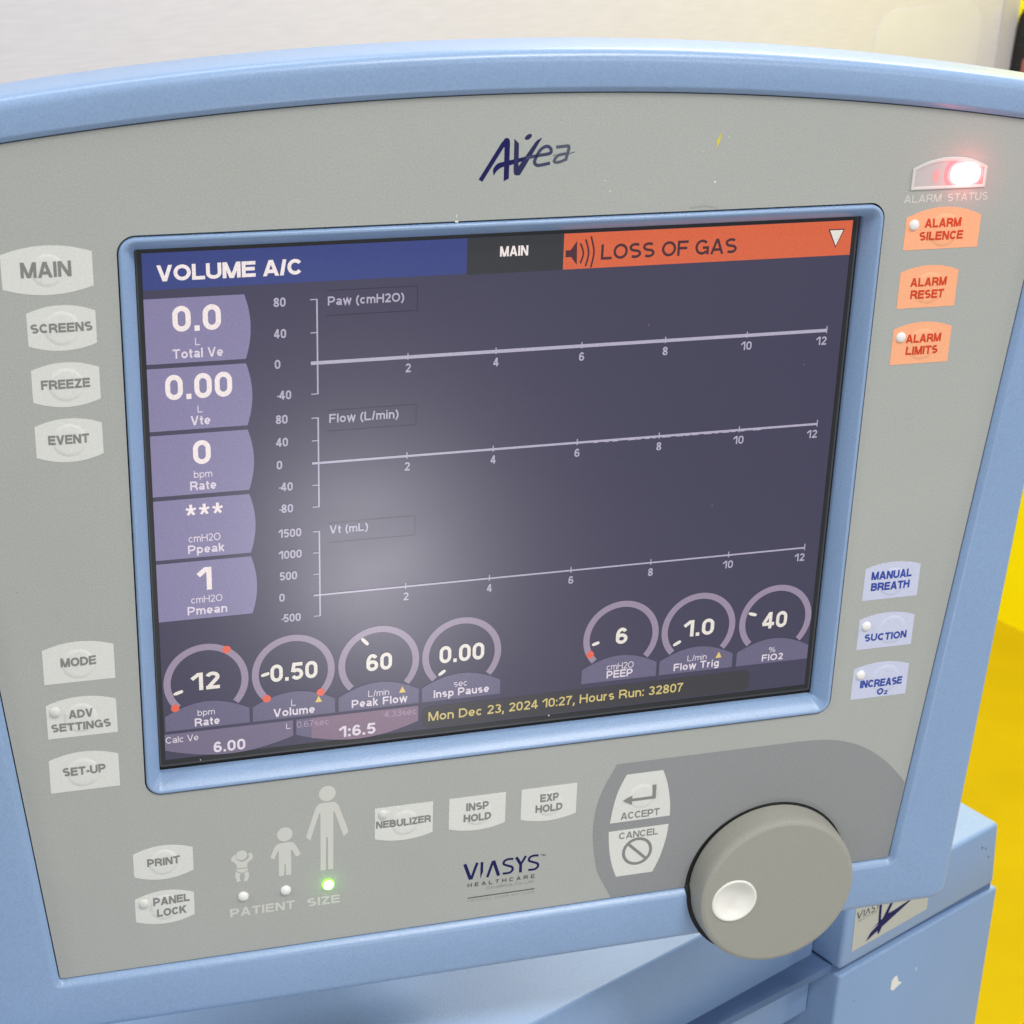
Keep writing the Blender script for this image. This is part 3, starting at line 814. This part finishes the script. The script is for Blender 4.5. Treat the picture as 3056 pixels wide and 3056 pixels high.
# the display lies 20 units below the panel face: scale and offset of its own pixels in panel units
KS = (1912.6 + 20) / 1912.6
DSP = lambda x, y, w: L(-181.35 + (x + 181.35) * KS, -670.7 + (y + 670.7) * KS, w)
dmb = lambda: MB(DSP)
mb = dmb()
mb.loft([[(x, y, -32) for x, y in rrect(-22, -150, 832, 500, 2, 2)], [(x, y, -23.5) for x, y in rrect(-22, -150, 832, 500, 2, 2)]], RUBBER, False, False, True)
e0 = rrect(-6.2, -141, 808.6, 478.8, 1.5, 3)
mb.loft([[(x, y, -23.5) for x, y in e0], [(x, y, -20.6) for x, y in e0]], LCDL, False, False, True, LCDL)
e1 = rrect(-4.6, -140, 806.4, 476.6, 1.2, 3)
mb.flat([e1], -20.4, LCDF)
mb.flat([[(0, -130.3), (801, -130.3), (801, 470), (0, 470)]], -20.0, P_BG)
disp = mb.build('display', mon, fix=False)
W1, W2, W3, W4 = -19.75, -19.5, -19.25, -19.0

mb = dmb()
mb.flat([[(0, -130), (346, -130), (346, -90.6), (0, -90.6)]], W1, P_BLUE)
mb.text('VOLUME A/C', 14.8, 167.0, -116.6, -99.6, w=W2, m=P_WHT, stem=.225, gap=.07)
mb.build('header_bar', disp)
mb = dmb()
mb.flat([[(346.4, -130), (455.2, -130), (455.2, -89.4), (346.4, -89.4)]], W1, P_BLK)
mb.text('MAIN', 383.3, 414.8, -119.2, -108.0, w=W2, m=P_WHT, stem=.21)
mb.build('page_title', disp)
mb = dmb()
mb.flat([[(455.6, -130), (801, -130), (801, -89.6), (455.6, -89.6)]], W1, P_RED)
mb.text('LOSS OF GAS', 499.0, 660.2, -116.0, -98.6, w=W2, m=P_DK, stem=.175, gap=.11)
sp = [[(458.0, -111.2), (463.6, -111.2), (470.6, -121.4), (471.4, -94.0), (464.6, -103.4), (458.0, -103.4)]]
for a, b in (((474.6, -118.4), (475.4, -95.8)), ((480.6, -122.6), (481.6, -92.2)), ((486.6, -125.8), (487.8, -90.4))):
    sp += ribbon(spline([a, ((a[0] + b[0]) / 2 + 3.4, (a[1] + b[1]) / 2), b], 8), 1.0)
mb.flat(sp, W2, P_DK)
mb.flat([[(771.2, -120.6), (791.6, -120.6), (782.0, -98.8)]], W2, P_DK)
mb.flat([[(773.2, -119.4), (789.8, -119.4), (782.0, -101.2)]], W3, P_NUM)
mb.build('alarm_banner', disp)

# five readout tiles
TILES = [(-81, -9.6, [('0.0', 28.9, 79.5, -72.2, -44.1, .2), ('L', 51.6, 56.8, -36.2, -28.2, .13), ('Total Ve', 27.6, 80.6, -25.0, -14.6, .185)]),
         (-4.6, 66.0, [('0.00', 18.4, 89.2, 3.1, 31.3, .2), ('L', 51.6, 56.8, 39.3, 47.4, .13), ('Vte', 43.9, 64.8, 50.9, 61.5, .185)]),
         (70.9, 141.6, [('0', 45.0, 64.0, 79.2, 106.8, .2), ('bpm', 45.0, 64.8, 114.2, 122.5, .12), ('Rate', 40.6, 68.7, 126.5, 136.9, .185)]),
         (146.6, 217.4, [('***', 34.3, 75.2, 153.6, 167.0, .19), ('cmH2O', 36.5, 71.5, 189.6, 198.5, .12), ('Ppeak', 35.5, 75.6, 202.2, 212.4, .185)]),
         (221.9, 292.8, [('1', 46.8, 60.2, 230.2, 257.9, .21), ('cmH2O', 36.6, 71.3, 264.6, 273.3, .12), ('Pmean', 32.2, 76.3, 277.2, 287.6, .185)])]
for y0, y1, tx in TILES:
    mb = dmb()
    m_ = (y0 + y1) / 2; hh = (y1 - y0) / 2
    edge = [(104.6 + 6.0 * (1 - t * t), m_ + hh * t) for t in [i / 10 for i in range(-10, 11)]]
    mb.flat([[(0, y0)] + edge + [(0, y1)]], W1, P_TILE)
    for s, a, b, c, d, st in tx:
        big = d - c > 20
        mb.text(s, a, b, c, d, w=W2, m=P_WHT if big or s == '***' else P_LAB, stem=st, gap=.12 if big else .14)
    mb.build('readout_tile', disp)

# three graphs
def rect(x0, y0, x1, y1): return [(x0, y0), (x1, y0), (x1, y1), (x0, y1)]
GR = [(-71.2, 46.0, 0, [(80, -71.2), (40, -34.2), (0, 0.0), (-40, 35.4)], 'Paw (cmH2O)', (193.6, 277.0, -73.6, -63.6), 2.0, (-80.4, -52.0)),
      (63.2, 168.0, 116.3, [(80, 63.2), (40, 89.8), (0, 116.3), (-40, 142.6), (-80, 168.8)], 'Flow (L/min)', (194.1, 271.8, 59.8, 70.2), 1.35, (55.4, 80.2)),
      (198.5, 303.0, 277.9, [(1500, 198.8), (1000, 225.0), (500, 251.4), (0, 277.9), (-500, 304.2)], 'Vt (mL)', (193.6, 237.5, 193.0, 202.8), 1.0, (189.6, 214.4))]
for y0, y1, yz, marks, title, tb, th, bx in GR:
    mb = dmb()
    y0, y1 = marks[0][1], marks[-1][1]
    ln = [rect(181.0, y0 - .5, 182.7, y1 + .5)] + [rect(174.6, y - .6, 181.4, y + .6) for _, y in marks] + [rect(174.6, yz - th, 781.8, yz + th)]
    for k in range(1, 7):
        x = 181.8 + 100 * k
        ln.append(rect(x - .6, yz - (4.6 if k < 6 else 5.2), x + .6, yz + (3.0 if k < 6 else 3.4)))
    if title.startswith('Flow'):
        random.seed(4)
        for k in range(17):
            x = 500 + 12 * k + random.random() * 8
            ln.append(rect(x, yz, x + 4 + random.random() * 7, yz + th + .7))
    mb.flat(ln, W2, P_AX)
    for v, y in marks:
        s = str(v); dg = [c for c in s if c != '-']
        wd = 6.0 * len(dg) + 0.75 * (len(dg) - 1) - (1.2 if '1' in s else 0)
        xx = 135.4 if len(dg) < 3 and v >= 0 else 136.4
        if v < 0:
            mb.flat([rect(137.2, y - .9, 140.6, y + .4)], W2, P_AX); xx = 139.8
        oy = 0.0 if y > -60 else 2.2
        mb.text(''.join(dg), xx, xx + wd, y - 6.3 + oy, y + 3.9 + oy, w=W2, m=P_AX, stem=.19, gap=.13)
    for k in range(1, 7):
        x = 181.8 + 100 * k
        s = str(2 * k); c = x + 0.4 - (0 if k < 6 else 5.6)
        wd = 6.0 if len(s) == 1 else 12.4
        mb.text(s, c - wd / 2, c + wd / 2, yz + 7.4, yz + 17.5, w=W2, m=P_AX, stem=.18, gap=.13)
    mb.text(title, *tb, w=W2, m=P_AX, stem=.185, gap=.13)
    a, b = bx
    mb.flat([rect(192.2, a, 292.3, a + .8), rect(192.2, b - .8, 292.3, b), rect(291.5, a, 292.3, b)], W1, P_CAV)
    mb.build('waveform_graph', disp)

# seven setting gauges
def gauge(cx, val, vb, plate, needle, reds=(), amber=None, st=.2):
    mb = dmb()
    x0, x1 = cx - 48.2, cx + 48.2
    mb.flat([arc(cx, 373.6, 48.2, 48.2, 138, 402, 60) + arc(cx, 373.6, 40.2, 40.2, 402, 138, 60)], W1, P_RING)
    pe = [(x0 + 96.4 * i / 24, 413.6 - 15.0 * math.sin(math.pi * i / 24) ** .9 if 0 < i < 24 else 413.6) for i in range(25)]
    mb.flat([pe + [(x1, 432.6), (x0, 432.6)]], W2, P_PLT)
    (ax, ay), (bx, by) = needle
    mb.flat(ribbon([(ax, ay), (ax + (bx - ax) * .25, ay + (by - ay) * .25), (ax + (bx - ax) * .75, ay + (by - ay) * .75), (bx, by)], [1.0, 2.1, 2.1, 1.4]), W3, P_NUM)
    for x, y in reds: mb.flat([circ(x, y, 5.0, 10)], W3, P_DOT)
    if amber: mb.flat([[(amber[0] - 4, amber[1] + 4), (amber[0] + 4, amber[1] + 4), (amber[0], amber[1] - 4.4)]], W4, P_TRI)
    mb.text(val, *vb, w=W3, m=P_NUM, stem=st, gap=.12)
    for i, (s, a, b, c, d) in enumerate(plate):
        mb.text(s, a, b, c, d, w=W3, m=P_LAB, stem=.19 if i else .115, gap=.14)
    mb.build('setting_gauge', disp)

gauge(50, '12', (34.8, 65.2, 361.2, 383.4), [('bpm', 38.8, 58.4, 408.6, 416.5), ('Rate', 35.2, 63.6, 419.6, 429.9)], ((12.6, 385.6), (23.3, 382.2)), [(74.1, 335.0), (13.7, 403.3)])
gauge(150.2, '0.50', (123.4, 178.0, 361.0, 383.4), [('L', 146.9, 152.2, 408.9, 417.2), ('Volume', 125.9, 174.4, 418.9, 429.6)], ((112.6, 373.8), (122.2, 371.2)), [(118.5, 404.0), (181.6, 403.4)], (179.0, 412.0))
gauge(250.8, '60', (235.7, 266.2, 360.6, 383.0), [('L/min', 238.0, 263.0, 408.6, 416.8), ('Peak Flow', 218.2, 285.0, 418.8, 429.2)], ((230.0, 338.8), (237.9, 347.9)), [], (278.9, 411.9))
gauge(350.9, '0.00', (323.5, 378.0, 360.4, 383.0), [('sec', 341.8, 358.4, 407.8, 416.3), ('Insp Pause', 317.2, 385.3, 418.0, 428.4)], ((322.7, 398.5), (330.9, 392.5)))
gauge(550.0, '6', (543.0, 558.0, 361.0, 382.9), [('cmH2O', 533.4, 568.1, 408.6, 417.4), ('PEEP', 534.0, 567.3, 418.4, 428.7)], ((513.0, 380.6), (522.2, 377.7)), [(511.3, 393.2)])
gauge(650.3, '1.0', (632.5, 670.4, 361.3, 383.3), [('L/min', 638.5, 663.7, 409.4, 417.4), ('Flow Trig', 621.1, 680.8, 419.0, 429.0)], ((618.3, 393.4), (627.9, 388.2)), [], (679.6, 413.0))
gauge(752.2, '40', (735.1, 767.5, 361.7, 384.0), [('%', 747.0, 755.9, 410.7, 418.0), ('FIO2', 738.4, 766.8, 420.2, 429.4)], ((715.3, 360.1), (725.7, 363.6)))

def dish(x0, x1, y0, ys, yb):
    return [(x0, y0), (x1, y0), (x1, ys)] + [(x1 + (x0 - x1) * i / 20, ys + (yb - ys) * math.sin(math.pi * i / 20) ** .9) for i in range(1, 20)] + [(x0, ys)]
mb = dmb()
mb.flat([dish(0.3, 148.6, 436.6, 457.2, 471.0)], W1, P_CALC)
mb.text('Calc Ve', 1.4, 38.6, 439.9, 448.4, w=W2, m=P_LAB, stem=.12)
mb.text('L', 140.6, 145.6, 439.8, 447.3, w=W2, m=P_LAB, stem=.12)
mb.text('6.00', 55.6, 92.3, 453.2, 467.4, w=W2, m=P_LAB, stem=.2)
mb.build('calculated_volume', disp)
mb = dmb()
mb.flat([dish(152.3, 298.6, 436.4, 456.6, 471.4)], W1, P_PLT)
dd = dish(152.3, 298.6, 436.4, 456.6, 471.4)
mb.flat([[(170.2, 436.4)] + [p for p in dd if p[0] > 170.2] + [(170.2, 463.6)]], W2, P_IE)
mb.text('0.67sec', 153.1, 191.2, 439.0, 447.2, w=W3, m=P_FAINT, stem=.12)
mb.text('4.33sec', 257.4, 296.6, 438.8, 446.8, w=W3, m=P_FAINT, stem=.12)
mb.text('1:6.5', 204.2, 246.8, 452.2, 466.8, w=W3, m=P_LAB, stem=.2)
mb.build('ratio_bar', disp)
mb = dmb()
mb.flat([rrect(303.5, 439.6, 724.6, 468.6, 9, 6)], W1, P_DATE)
mb.text('Mon Dec 23, 2024 10:27, Hours Run: 32807', 311.2, 635.6, 446.9, 459.0, w=W2, m=P_YEL, stem=.165, gap=.13)
mb.build('status_bar', disp)
# specks of dust on the glass
for x, y, r in ((462, 470.6, 1.0), (560, -20, .4), (655, 210, .45), (757, 40, .4), (40, 474.6, .7)):
    dmb().flat([circ(x, y, r, 7)], W4, P_LAB).build('dust_speck', disp)

# ------------------------------------------------------------------ membrane keys
def bulge(x0, x1, y, d, n=20, rev=False):
    p = [(x0 + (x1 - x0) * i / n, y + d * (1 - (2 * i / n - 1) ** 2)) for i in range(n + 1)]
    return p[::-1] if rev else p

def key(box, tb, bb_, pad, ink, words, label, dome=None, dr=17.5, led=None, lm=None, lr=6.4, extra=None, shape=None, st=.235):
    x0, x1, y0, y1 = box
    pts = shape or (bulge(x0, x1, y0, -tb) + bulge(x0, x1, y1, bb_, rev=True))
    mb = MB()
    mb.loft([[(x, y, 0.0) for x, y in pts[::-1]], [(x, y, 0.30) for x, y in pts[::-1]]], pad, False)
    d = dome or ((x0 + x1) / 2, (y0 + y1) / 2)
    mb.flat([pts], 0.30, pad)
    if dr:
        mb.loft([ring3(d[0], d[1], r, w, 40) for r, w in ((dr + 1.0, 0.29), (dr, 0.50), (dr - 1.2, 0.88), (dr - 3.0, 1.05), (dr - 5.5, 1.1))], pad, True, False, True)
    k = mb.build('membrane_key', mon, label)
    mb = MB()
    def rise(x, y):
        if not dr: return 0.30
        t = (dr + 1.0 - math.hypot(x - d[0], y - d[1])) / 5.0
        t = min(1.0, max(0.0, t))
        return 0.30 + 0.82 * (1 - (1 - t) ** 2)
    for s, a, b, c, e in words:
        mb.text(s, a, b, c, e, w=0.10, m=ink, wf=rise, stem=st, gap=.09)
    if extra: mb.flat(extra, 1.25 if dr else 0.45, ink)
    mb.build('lettering', k)
    if led:
        mb = MB()
        mb.loft([ring3(led[0], led[1], lr * f, w, 24) for f, w in ((1.0, 0.2), (.97, 1.2), (.86, 2.2), (.62, 3.0), (.3, 3.4), (.06, 3.5))], lm, True, False, True)
        mb.build('indicator_light', k)
    return k

key((-140, -49.3, -135, -99), 8.0, 7.8, KEYW, TXG, [('MAIN', -121.1, -70.8, -126.4, -110.1)], 'pale lens-shaped key lettered MAIN', dr=16.5, st=.215)
key((-118.6, -49.3, -72.3, -37.4), 7.4, 6.6, KEYW, TXG, [('SCREENS', -115.3, -53.1, -61.0, -51.0)], 'pale lens-shaped key lettered SCREENS')
key((-118.0, -48.8, -10.8, 24.0), 7.2, 7.2, KEYW, TXG, [('FREEZE', -108.8, -58.9, 0.2, 10.5)], 'pale lens-shaped key lettered FREEZE')
key((-118.6, -49.2, 51.2, 85.9), 7.2, 7.2, KEYW, TXG, [('EVENT', -105.5, -63.3, 61.9, 72.3)], 'pale lens-shaped key lettered EVENT')
key((-128.4, -50.8, 313.8, 356.2), 7.6, 0, KEYW, TXG, [('MODE', -109.3, -70.8, 325.1, 336.0)], 'pale arch-topped key lettered MODE', dome=(-90, 334))
key((-128.7, -51.6, 382.8, 425.5), 7.6, 0, KEYW, TXG, [('ADV', -104.5, -77.9, 390.9, 401.4), ('SETTINGS', -124.4, -58.8, 406.9, 417.2)], 'pale arch-topped key lettered ADV SETTINGS', dome=(-91.5, 402), led=(-118.9, 391.8), lm=LEDKEY)
key((-130.0, -52.6, 453.7, 496.1), 7.6, 0, KEYW, TXG, [('SET-UP', -115.4, -67.7, 464.6, 475.5)], 'pale arch-topped key lettered SET-UP', dome=(-92.9, 473))
key((-42.8, 26.8, 592.1, 623.4), 7.5, 8.0, KEYW, TXG, [('PRINT', -26.9, 11.3, 600.9, 611.4)], 'pale lens-shaped key lettered PRINT', dr=16.6)
key((-43.7, 26.0, 655.4, 686.7), 7.9, 7.5, KEYW, TXG, [('PANEL', -22.3, 20.7, 656.0, 666.8), ('LOCK', -18.5, 16.5, 672.2, 683.0)], 'pale lens-shaped key lettered PANEL LOCK', dr=16.6, led=(-33.0, 662.4), lm=LEDKEY)
key((246.4, 318.8, 571.9, 615.3), 0, 6.2, KEYW, TXG, [('NEBULIZER', 247.9, 316.4, 590.4, 600.6)], 'pale key lettered NEBULIZER', dome=(283.6, 597), dr=16.5, led=(256.7, 581.4), lm=LEDKEY)
key((339.2, 411.2, 571.9, 615.2), 0, 6.2, KEYW, TXG, [('INSP', 360.9, 389.6, 581.2, 592.0), ('HOLD', 357.9, 393.0, 597.0, 607.8)], 'pale key lettered INSP HOLD', dome=(375.6, 597), dr=16.5)
key((431.4, 503.6, 571.9, 615.3), 0, 6.2, KEYW, TXG, [('EXP', 455.9, 479.9, 582.0, 593.0), ('HOLD', 450.3, 485.4, 597.1, 608.0)], 'pale key lettered EXP HOLD', dome=(467.8, 597), dr=16.5)
key((868.4, 964.5, -129.6, -91.2), 11.0, 0, KEYO, TXO, [('ALARM', 892.8, 939.5, -127.6, -117.1), ('SILENCE', 887.6, 943.8, -112.3, -101.9)], 'orange arch-topped key lettered ALARM SILENCE', dome=(918.5, -113.5), dr=19, led=(879.0, -121.0), lm=LEDOFF)
key((869.0, 944.2, -64.5, -20.6), 7.4, 0, KEYO, TXO, [('ALARM', 883.2, 930.2, -57.2, -46.8), ('RESET', 885.1, 928.4, -42.4, -31.8)], 'orange arch-topped key lettered ALARM RESET', dome=(908, -44), dr=18.5)
key((868.5, 944.8, 4.6, 48.7), 7.4, 0, KEYO, TXO, [('ALARM', 886.2, 932.2, 12.0, 22.4), ('LIMITS', 887.7, 929.7, 26.9, 37.4)], 'orange arch-topped key lettered ALARM LIMITS', dome=(908, 25), dr=18.5, led=(879.0, 14.6), lm=LEDOFF)
key((868.3, 944.3, 316.1, 360.0), 6.6, 0, KEYB, TXB, [('MANUAL', 877.7, 933.2, 321.0, 332.0), ('BREATH', 878.8, 931.8, 336.3, 347.4)], 'lilac arch-topped key lettered MANUAL BREATH', dome=(908, 337), dr=18.5)
key((868.4, 944.8, 386.9, 429.2), 7.0, 0, KEYB, TXB, [('SUCTION', 878.0, 936.7, 408.0, 418.4)], 'lilac arch-topped key lettered SUCTION', dome=(915, 405), dr=19, led=(878.5, 396.4), lm=LEDOFF)
key((868.2, 945.9, 457.3, 501.0), 7.0, 0, KEYB, TXB, [('INCREASE', 879.7, 938.7, 474.4, 485.4), ('O', 904.8, 913.6, 488.0, 498.2), ('2', 914.7, 920.0, 492.4, 498.6)], 'lilac arch-topped key lettered INCREASE O2', dome=(914, 475), dr=19, led=(878.4, 466.0), lm=LEDOFF)
acc = [(568.8, 569.7), (617.3, 569.7)] + spline([(617.3, 569.7), (622.5, 583), (626.8, 600), (630.0, 620), (630.8, 638.7)], 5)[1:] + spline([(550.2, 638.7), (552.8, 618), (556.5, 600), (562, 584), (568.8, 569.7)], 5)[:-1]
key((550, 631, 569.7, 638.7), 0, 0, KEYW, TXG, [('ACCEPT', 564.1, 616.4, 625.0, 635.6)], 'pale key on the dark grey patch lettered ACCEPT with an arrow', shape=acc, dome=(591, 604), dr=17,
    extra=[[(565.8, 607.2), (577.8, 600.6), (577.8, 605.3), (604.6, 605.3), (604.6, 589.2), (609.4, 589.2), (609.4, 609.5), (577.8, 609.5), (577.8, 614.2)]], st=.19)
can = [(549.2, 651.1), (630.1, 651.1)] + spline([(630.1, 651.1), (628.6, 668), (624.9, 686), (619.5, 704), (612.3, 720.7)], 5)[1:] + spline([(562.7, 720.7), (556.4, 703), (552.6, 686), (550.2, 668), (549.2, 651.1)], 5)[:-1]
key((549, 630, 651, 720.7), 0, 0, KEYW, TXG, [('CANCEL', 563.4, 616.3, 654.6, 664.6)], 'pale key on the dark grey patch lettered CANCEL with a barred circle', shape=can, dr=0,
    extra=ribbon(arc(589.4, 685.8, 18.4, 18.6, 0, 360, 48), 2.0) + ribbon([(577.0, 673.6), (601.8, 698.4)], 2.0), st=.19)

# patient size indicator lights and the alarm lamp
for x, y, m, r, lb in ((84.7, 671.0, LEDOFF, 6.5, 'unlit milky indicator light under the baby picture'), (136.1, 670.8, LEDOFF, 6.5, 'unlit milky indicator light under the child picture'), (188.2, 670.6, LEDON, 7.8, 'glowing green indicator light under the adult picture')):
    mb = MB()
    mb.loft([ring3(x, y, r * f, w, 32) for f, w in ((1.0, -0.2), (.97, 1.3), (.86, 2.4), (.62, 3.3), (.3, 3.8), (.06, 3.9))], m, True, False, True)
    il = mb.build('indicator_light', mon, lb)
    if m is LEDON:
        MB().loft([ring3(x, y, r * f, w, 32) for f, w in ((.84, 1.8), (.80, 2.9), (.60, 3.7), (.3, 4.1), (.06, 4.2))], LEDHOT, True, False, True).build('glowing_core', il)

mb = MB()
lo = [(869.0, -162.0), (869.2, -186.5)] + spline([(869.2, -186.5), (889.3, -194.9), (915.0, -199.0), (942.0, -196.2), (964.2, -187.0)], 6)[1:] + [(964.0, -162.2)]
inn = lambda d: [((x - 916.5) * (1 - d / 47) + 916.5, (y + 178) * (1 - d / 17) - 178) for x, y in lo]
mb.loft([[(x, y, 0.0) for x, y in lo], [(x, y, 1.2) for x, y in lo], [(x, y, 1.6) for x, y in inn(1.0)], [(x, y, 1.4) for x, y in inn(3.2)], [(x, y, 0.6) for x, y in inn(3.8)]], LAMPF, False, False, True, LAMPW)
al = mb.build('alarm_lamp', mon, 'alarm status lamp in a pale arched window, its right half glowing red', fix=True)
mb = MB()
win = inn(3.9)
def clipped(r, ry):
    """An oval around the bulb kept inside the lamp window."""
    top = lambda x: max(-178 - 19.6 * (1 - ((x - 916.5) / 62) ** 2), -197)
    return [(min(960.2, max(873.5, 936.5 + r * math.cos(t))), min(-165.3, max(top(min(960.2, 936.5 + r * math.cos(t))) + 1.5, -178.8 + ry * math.sin(t)))) for t in [2 * math.pi * i / 56 for i in range(56)]]
mb.flat([clipped(27.0, 24.0)], 0.75, LAMPR)
mb.flat([clipped(23.0, 17.0)], 0.85, LAMPR2)
mb.flat([circ(899.5, -177.4, 4.2, 20, 8.2)], 0.75, LAMPD)
mb.build('red_lens', al)
mb = MB()
mb.loft([[(936.5 + 18.6 * k * math.copysign(abs(math.cos(a)) ** .75, math.cos(a)), -178.8 - 12.4 * k * math.copysign(abs(math.sin(a)) ** .75, math.sin(a)), w) for a in [2 * math.pi * i / 40 for i in range(40)]] for k, w in ((1.0, 0.9), (.97, 2.0), (.8, 3.2), (.4, 4.0))], LAMPH, True, False, True)
mb.build('bulb', al)
def small_lamp(name, x, y, w, power, color, radius):
    d = bpy.data.lights.new(name, 'POINT')
    d.energy, d.color, d.shadow_soft_size = power, color, radius
    o = bpy.data.objects.new(name, d); COL.objects.link(o)
    o.parent = mon; o.location = L(x, y, w)
small_lamp('alarm_lamp_light', 936.5, -178.8, 17, 0.0046, (1.0, 0.10, 0.13), 0.0012)
small_lamp('green_light', 188.2, 670.6, 11, 0.00025, (0.20, 1.0, 0.05), 0.0008)

# ------------------------------------------------------------------ the dial
mb = MB()
sc_ = (KC[0] - 1.5, KC[1] + 2.0)
lip = lambda r, lo, hi: [(x, y, lo + (hi - lo) * min(1, max(0, (y - 748) / 9))) for x, y, _ in ring3(*sc_, r, 0, 120)]
mb.loft([lip(113.2, -8, -8), lip(113.2, 0.4, 8.0), lip(112.4, 1.0, 9.2), lip(80, 1.0, 9.2)], RUBBER, False, False, False)
mb.build('dial_gasket', mon, fix=True)
mb = MB()
fc = (KC[0] - 61.5, KC[1] + 2.5)
N = 96
mb.loft([ring3(*KC, r, w, N) for r, w in ((109.0, 2), (109.4, 12), (108.6, 30), (107.8, 35.5), (106.4, 38.4), (104.0, 40.0), (101.0, 40.6))], KNOB, True)
mb.flat([[(p[0], p[1]) for p in ring3(*KC, 101.0, 0, N)]], 40.6, KNOB, holes=[[(p[0], p[1]) for p in ring3(*fc, 31.2, 0, 48)]])
kn = mb.build('control_dial', mon, angle=30)
mb = MB()
mb.loft([ring3(*fc, r, w, 48) for r, w in ((31.2, 39.0), (31.2, 41.2), (30.6, 42.0), (29.4, 42.3), (28.0, 42.0), (26.8, 41.0), (23.0, 37.4), (17.0, 34.2), (10.0, 32.4), (3.0, 31.8), (0.3, 31.8))], DISH, True, False, True)
mb.build('finger_dimple', kn, angle=60)

# arm that carries the monitor on the base
mb = MB()
ra = lambda y, w, s: [(x, y, w) for x in ()]
pr = rrect(320, 520, 500, 680, 20, 5)
mb.loft([[(x, y, -149.5) for x, y in pr], [(x, y - 40, -420) for x, y in pr]], BLUE2, False, True, True)
mb.build('mounting_arm', mon, fix=True)
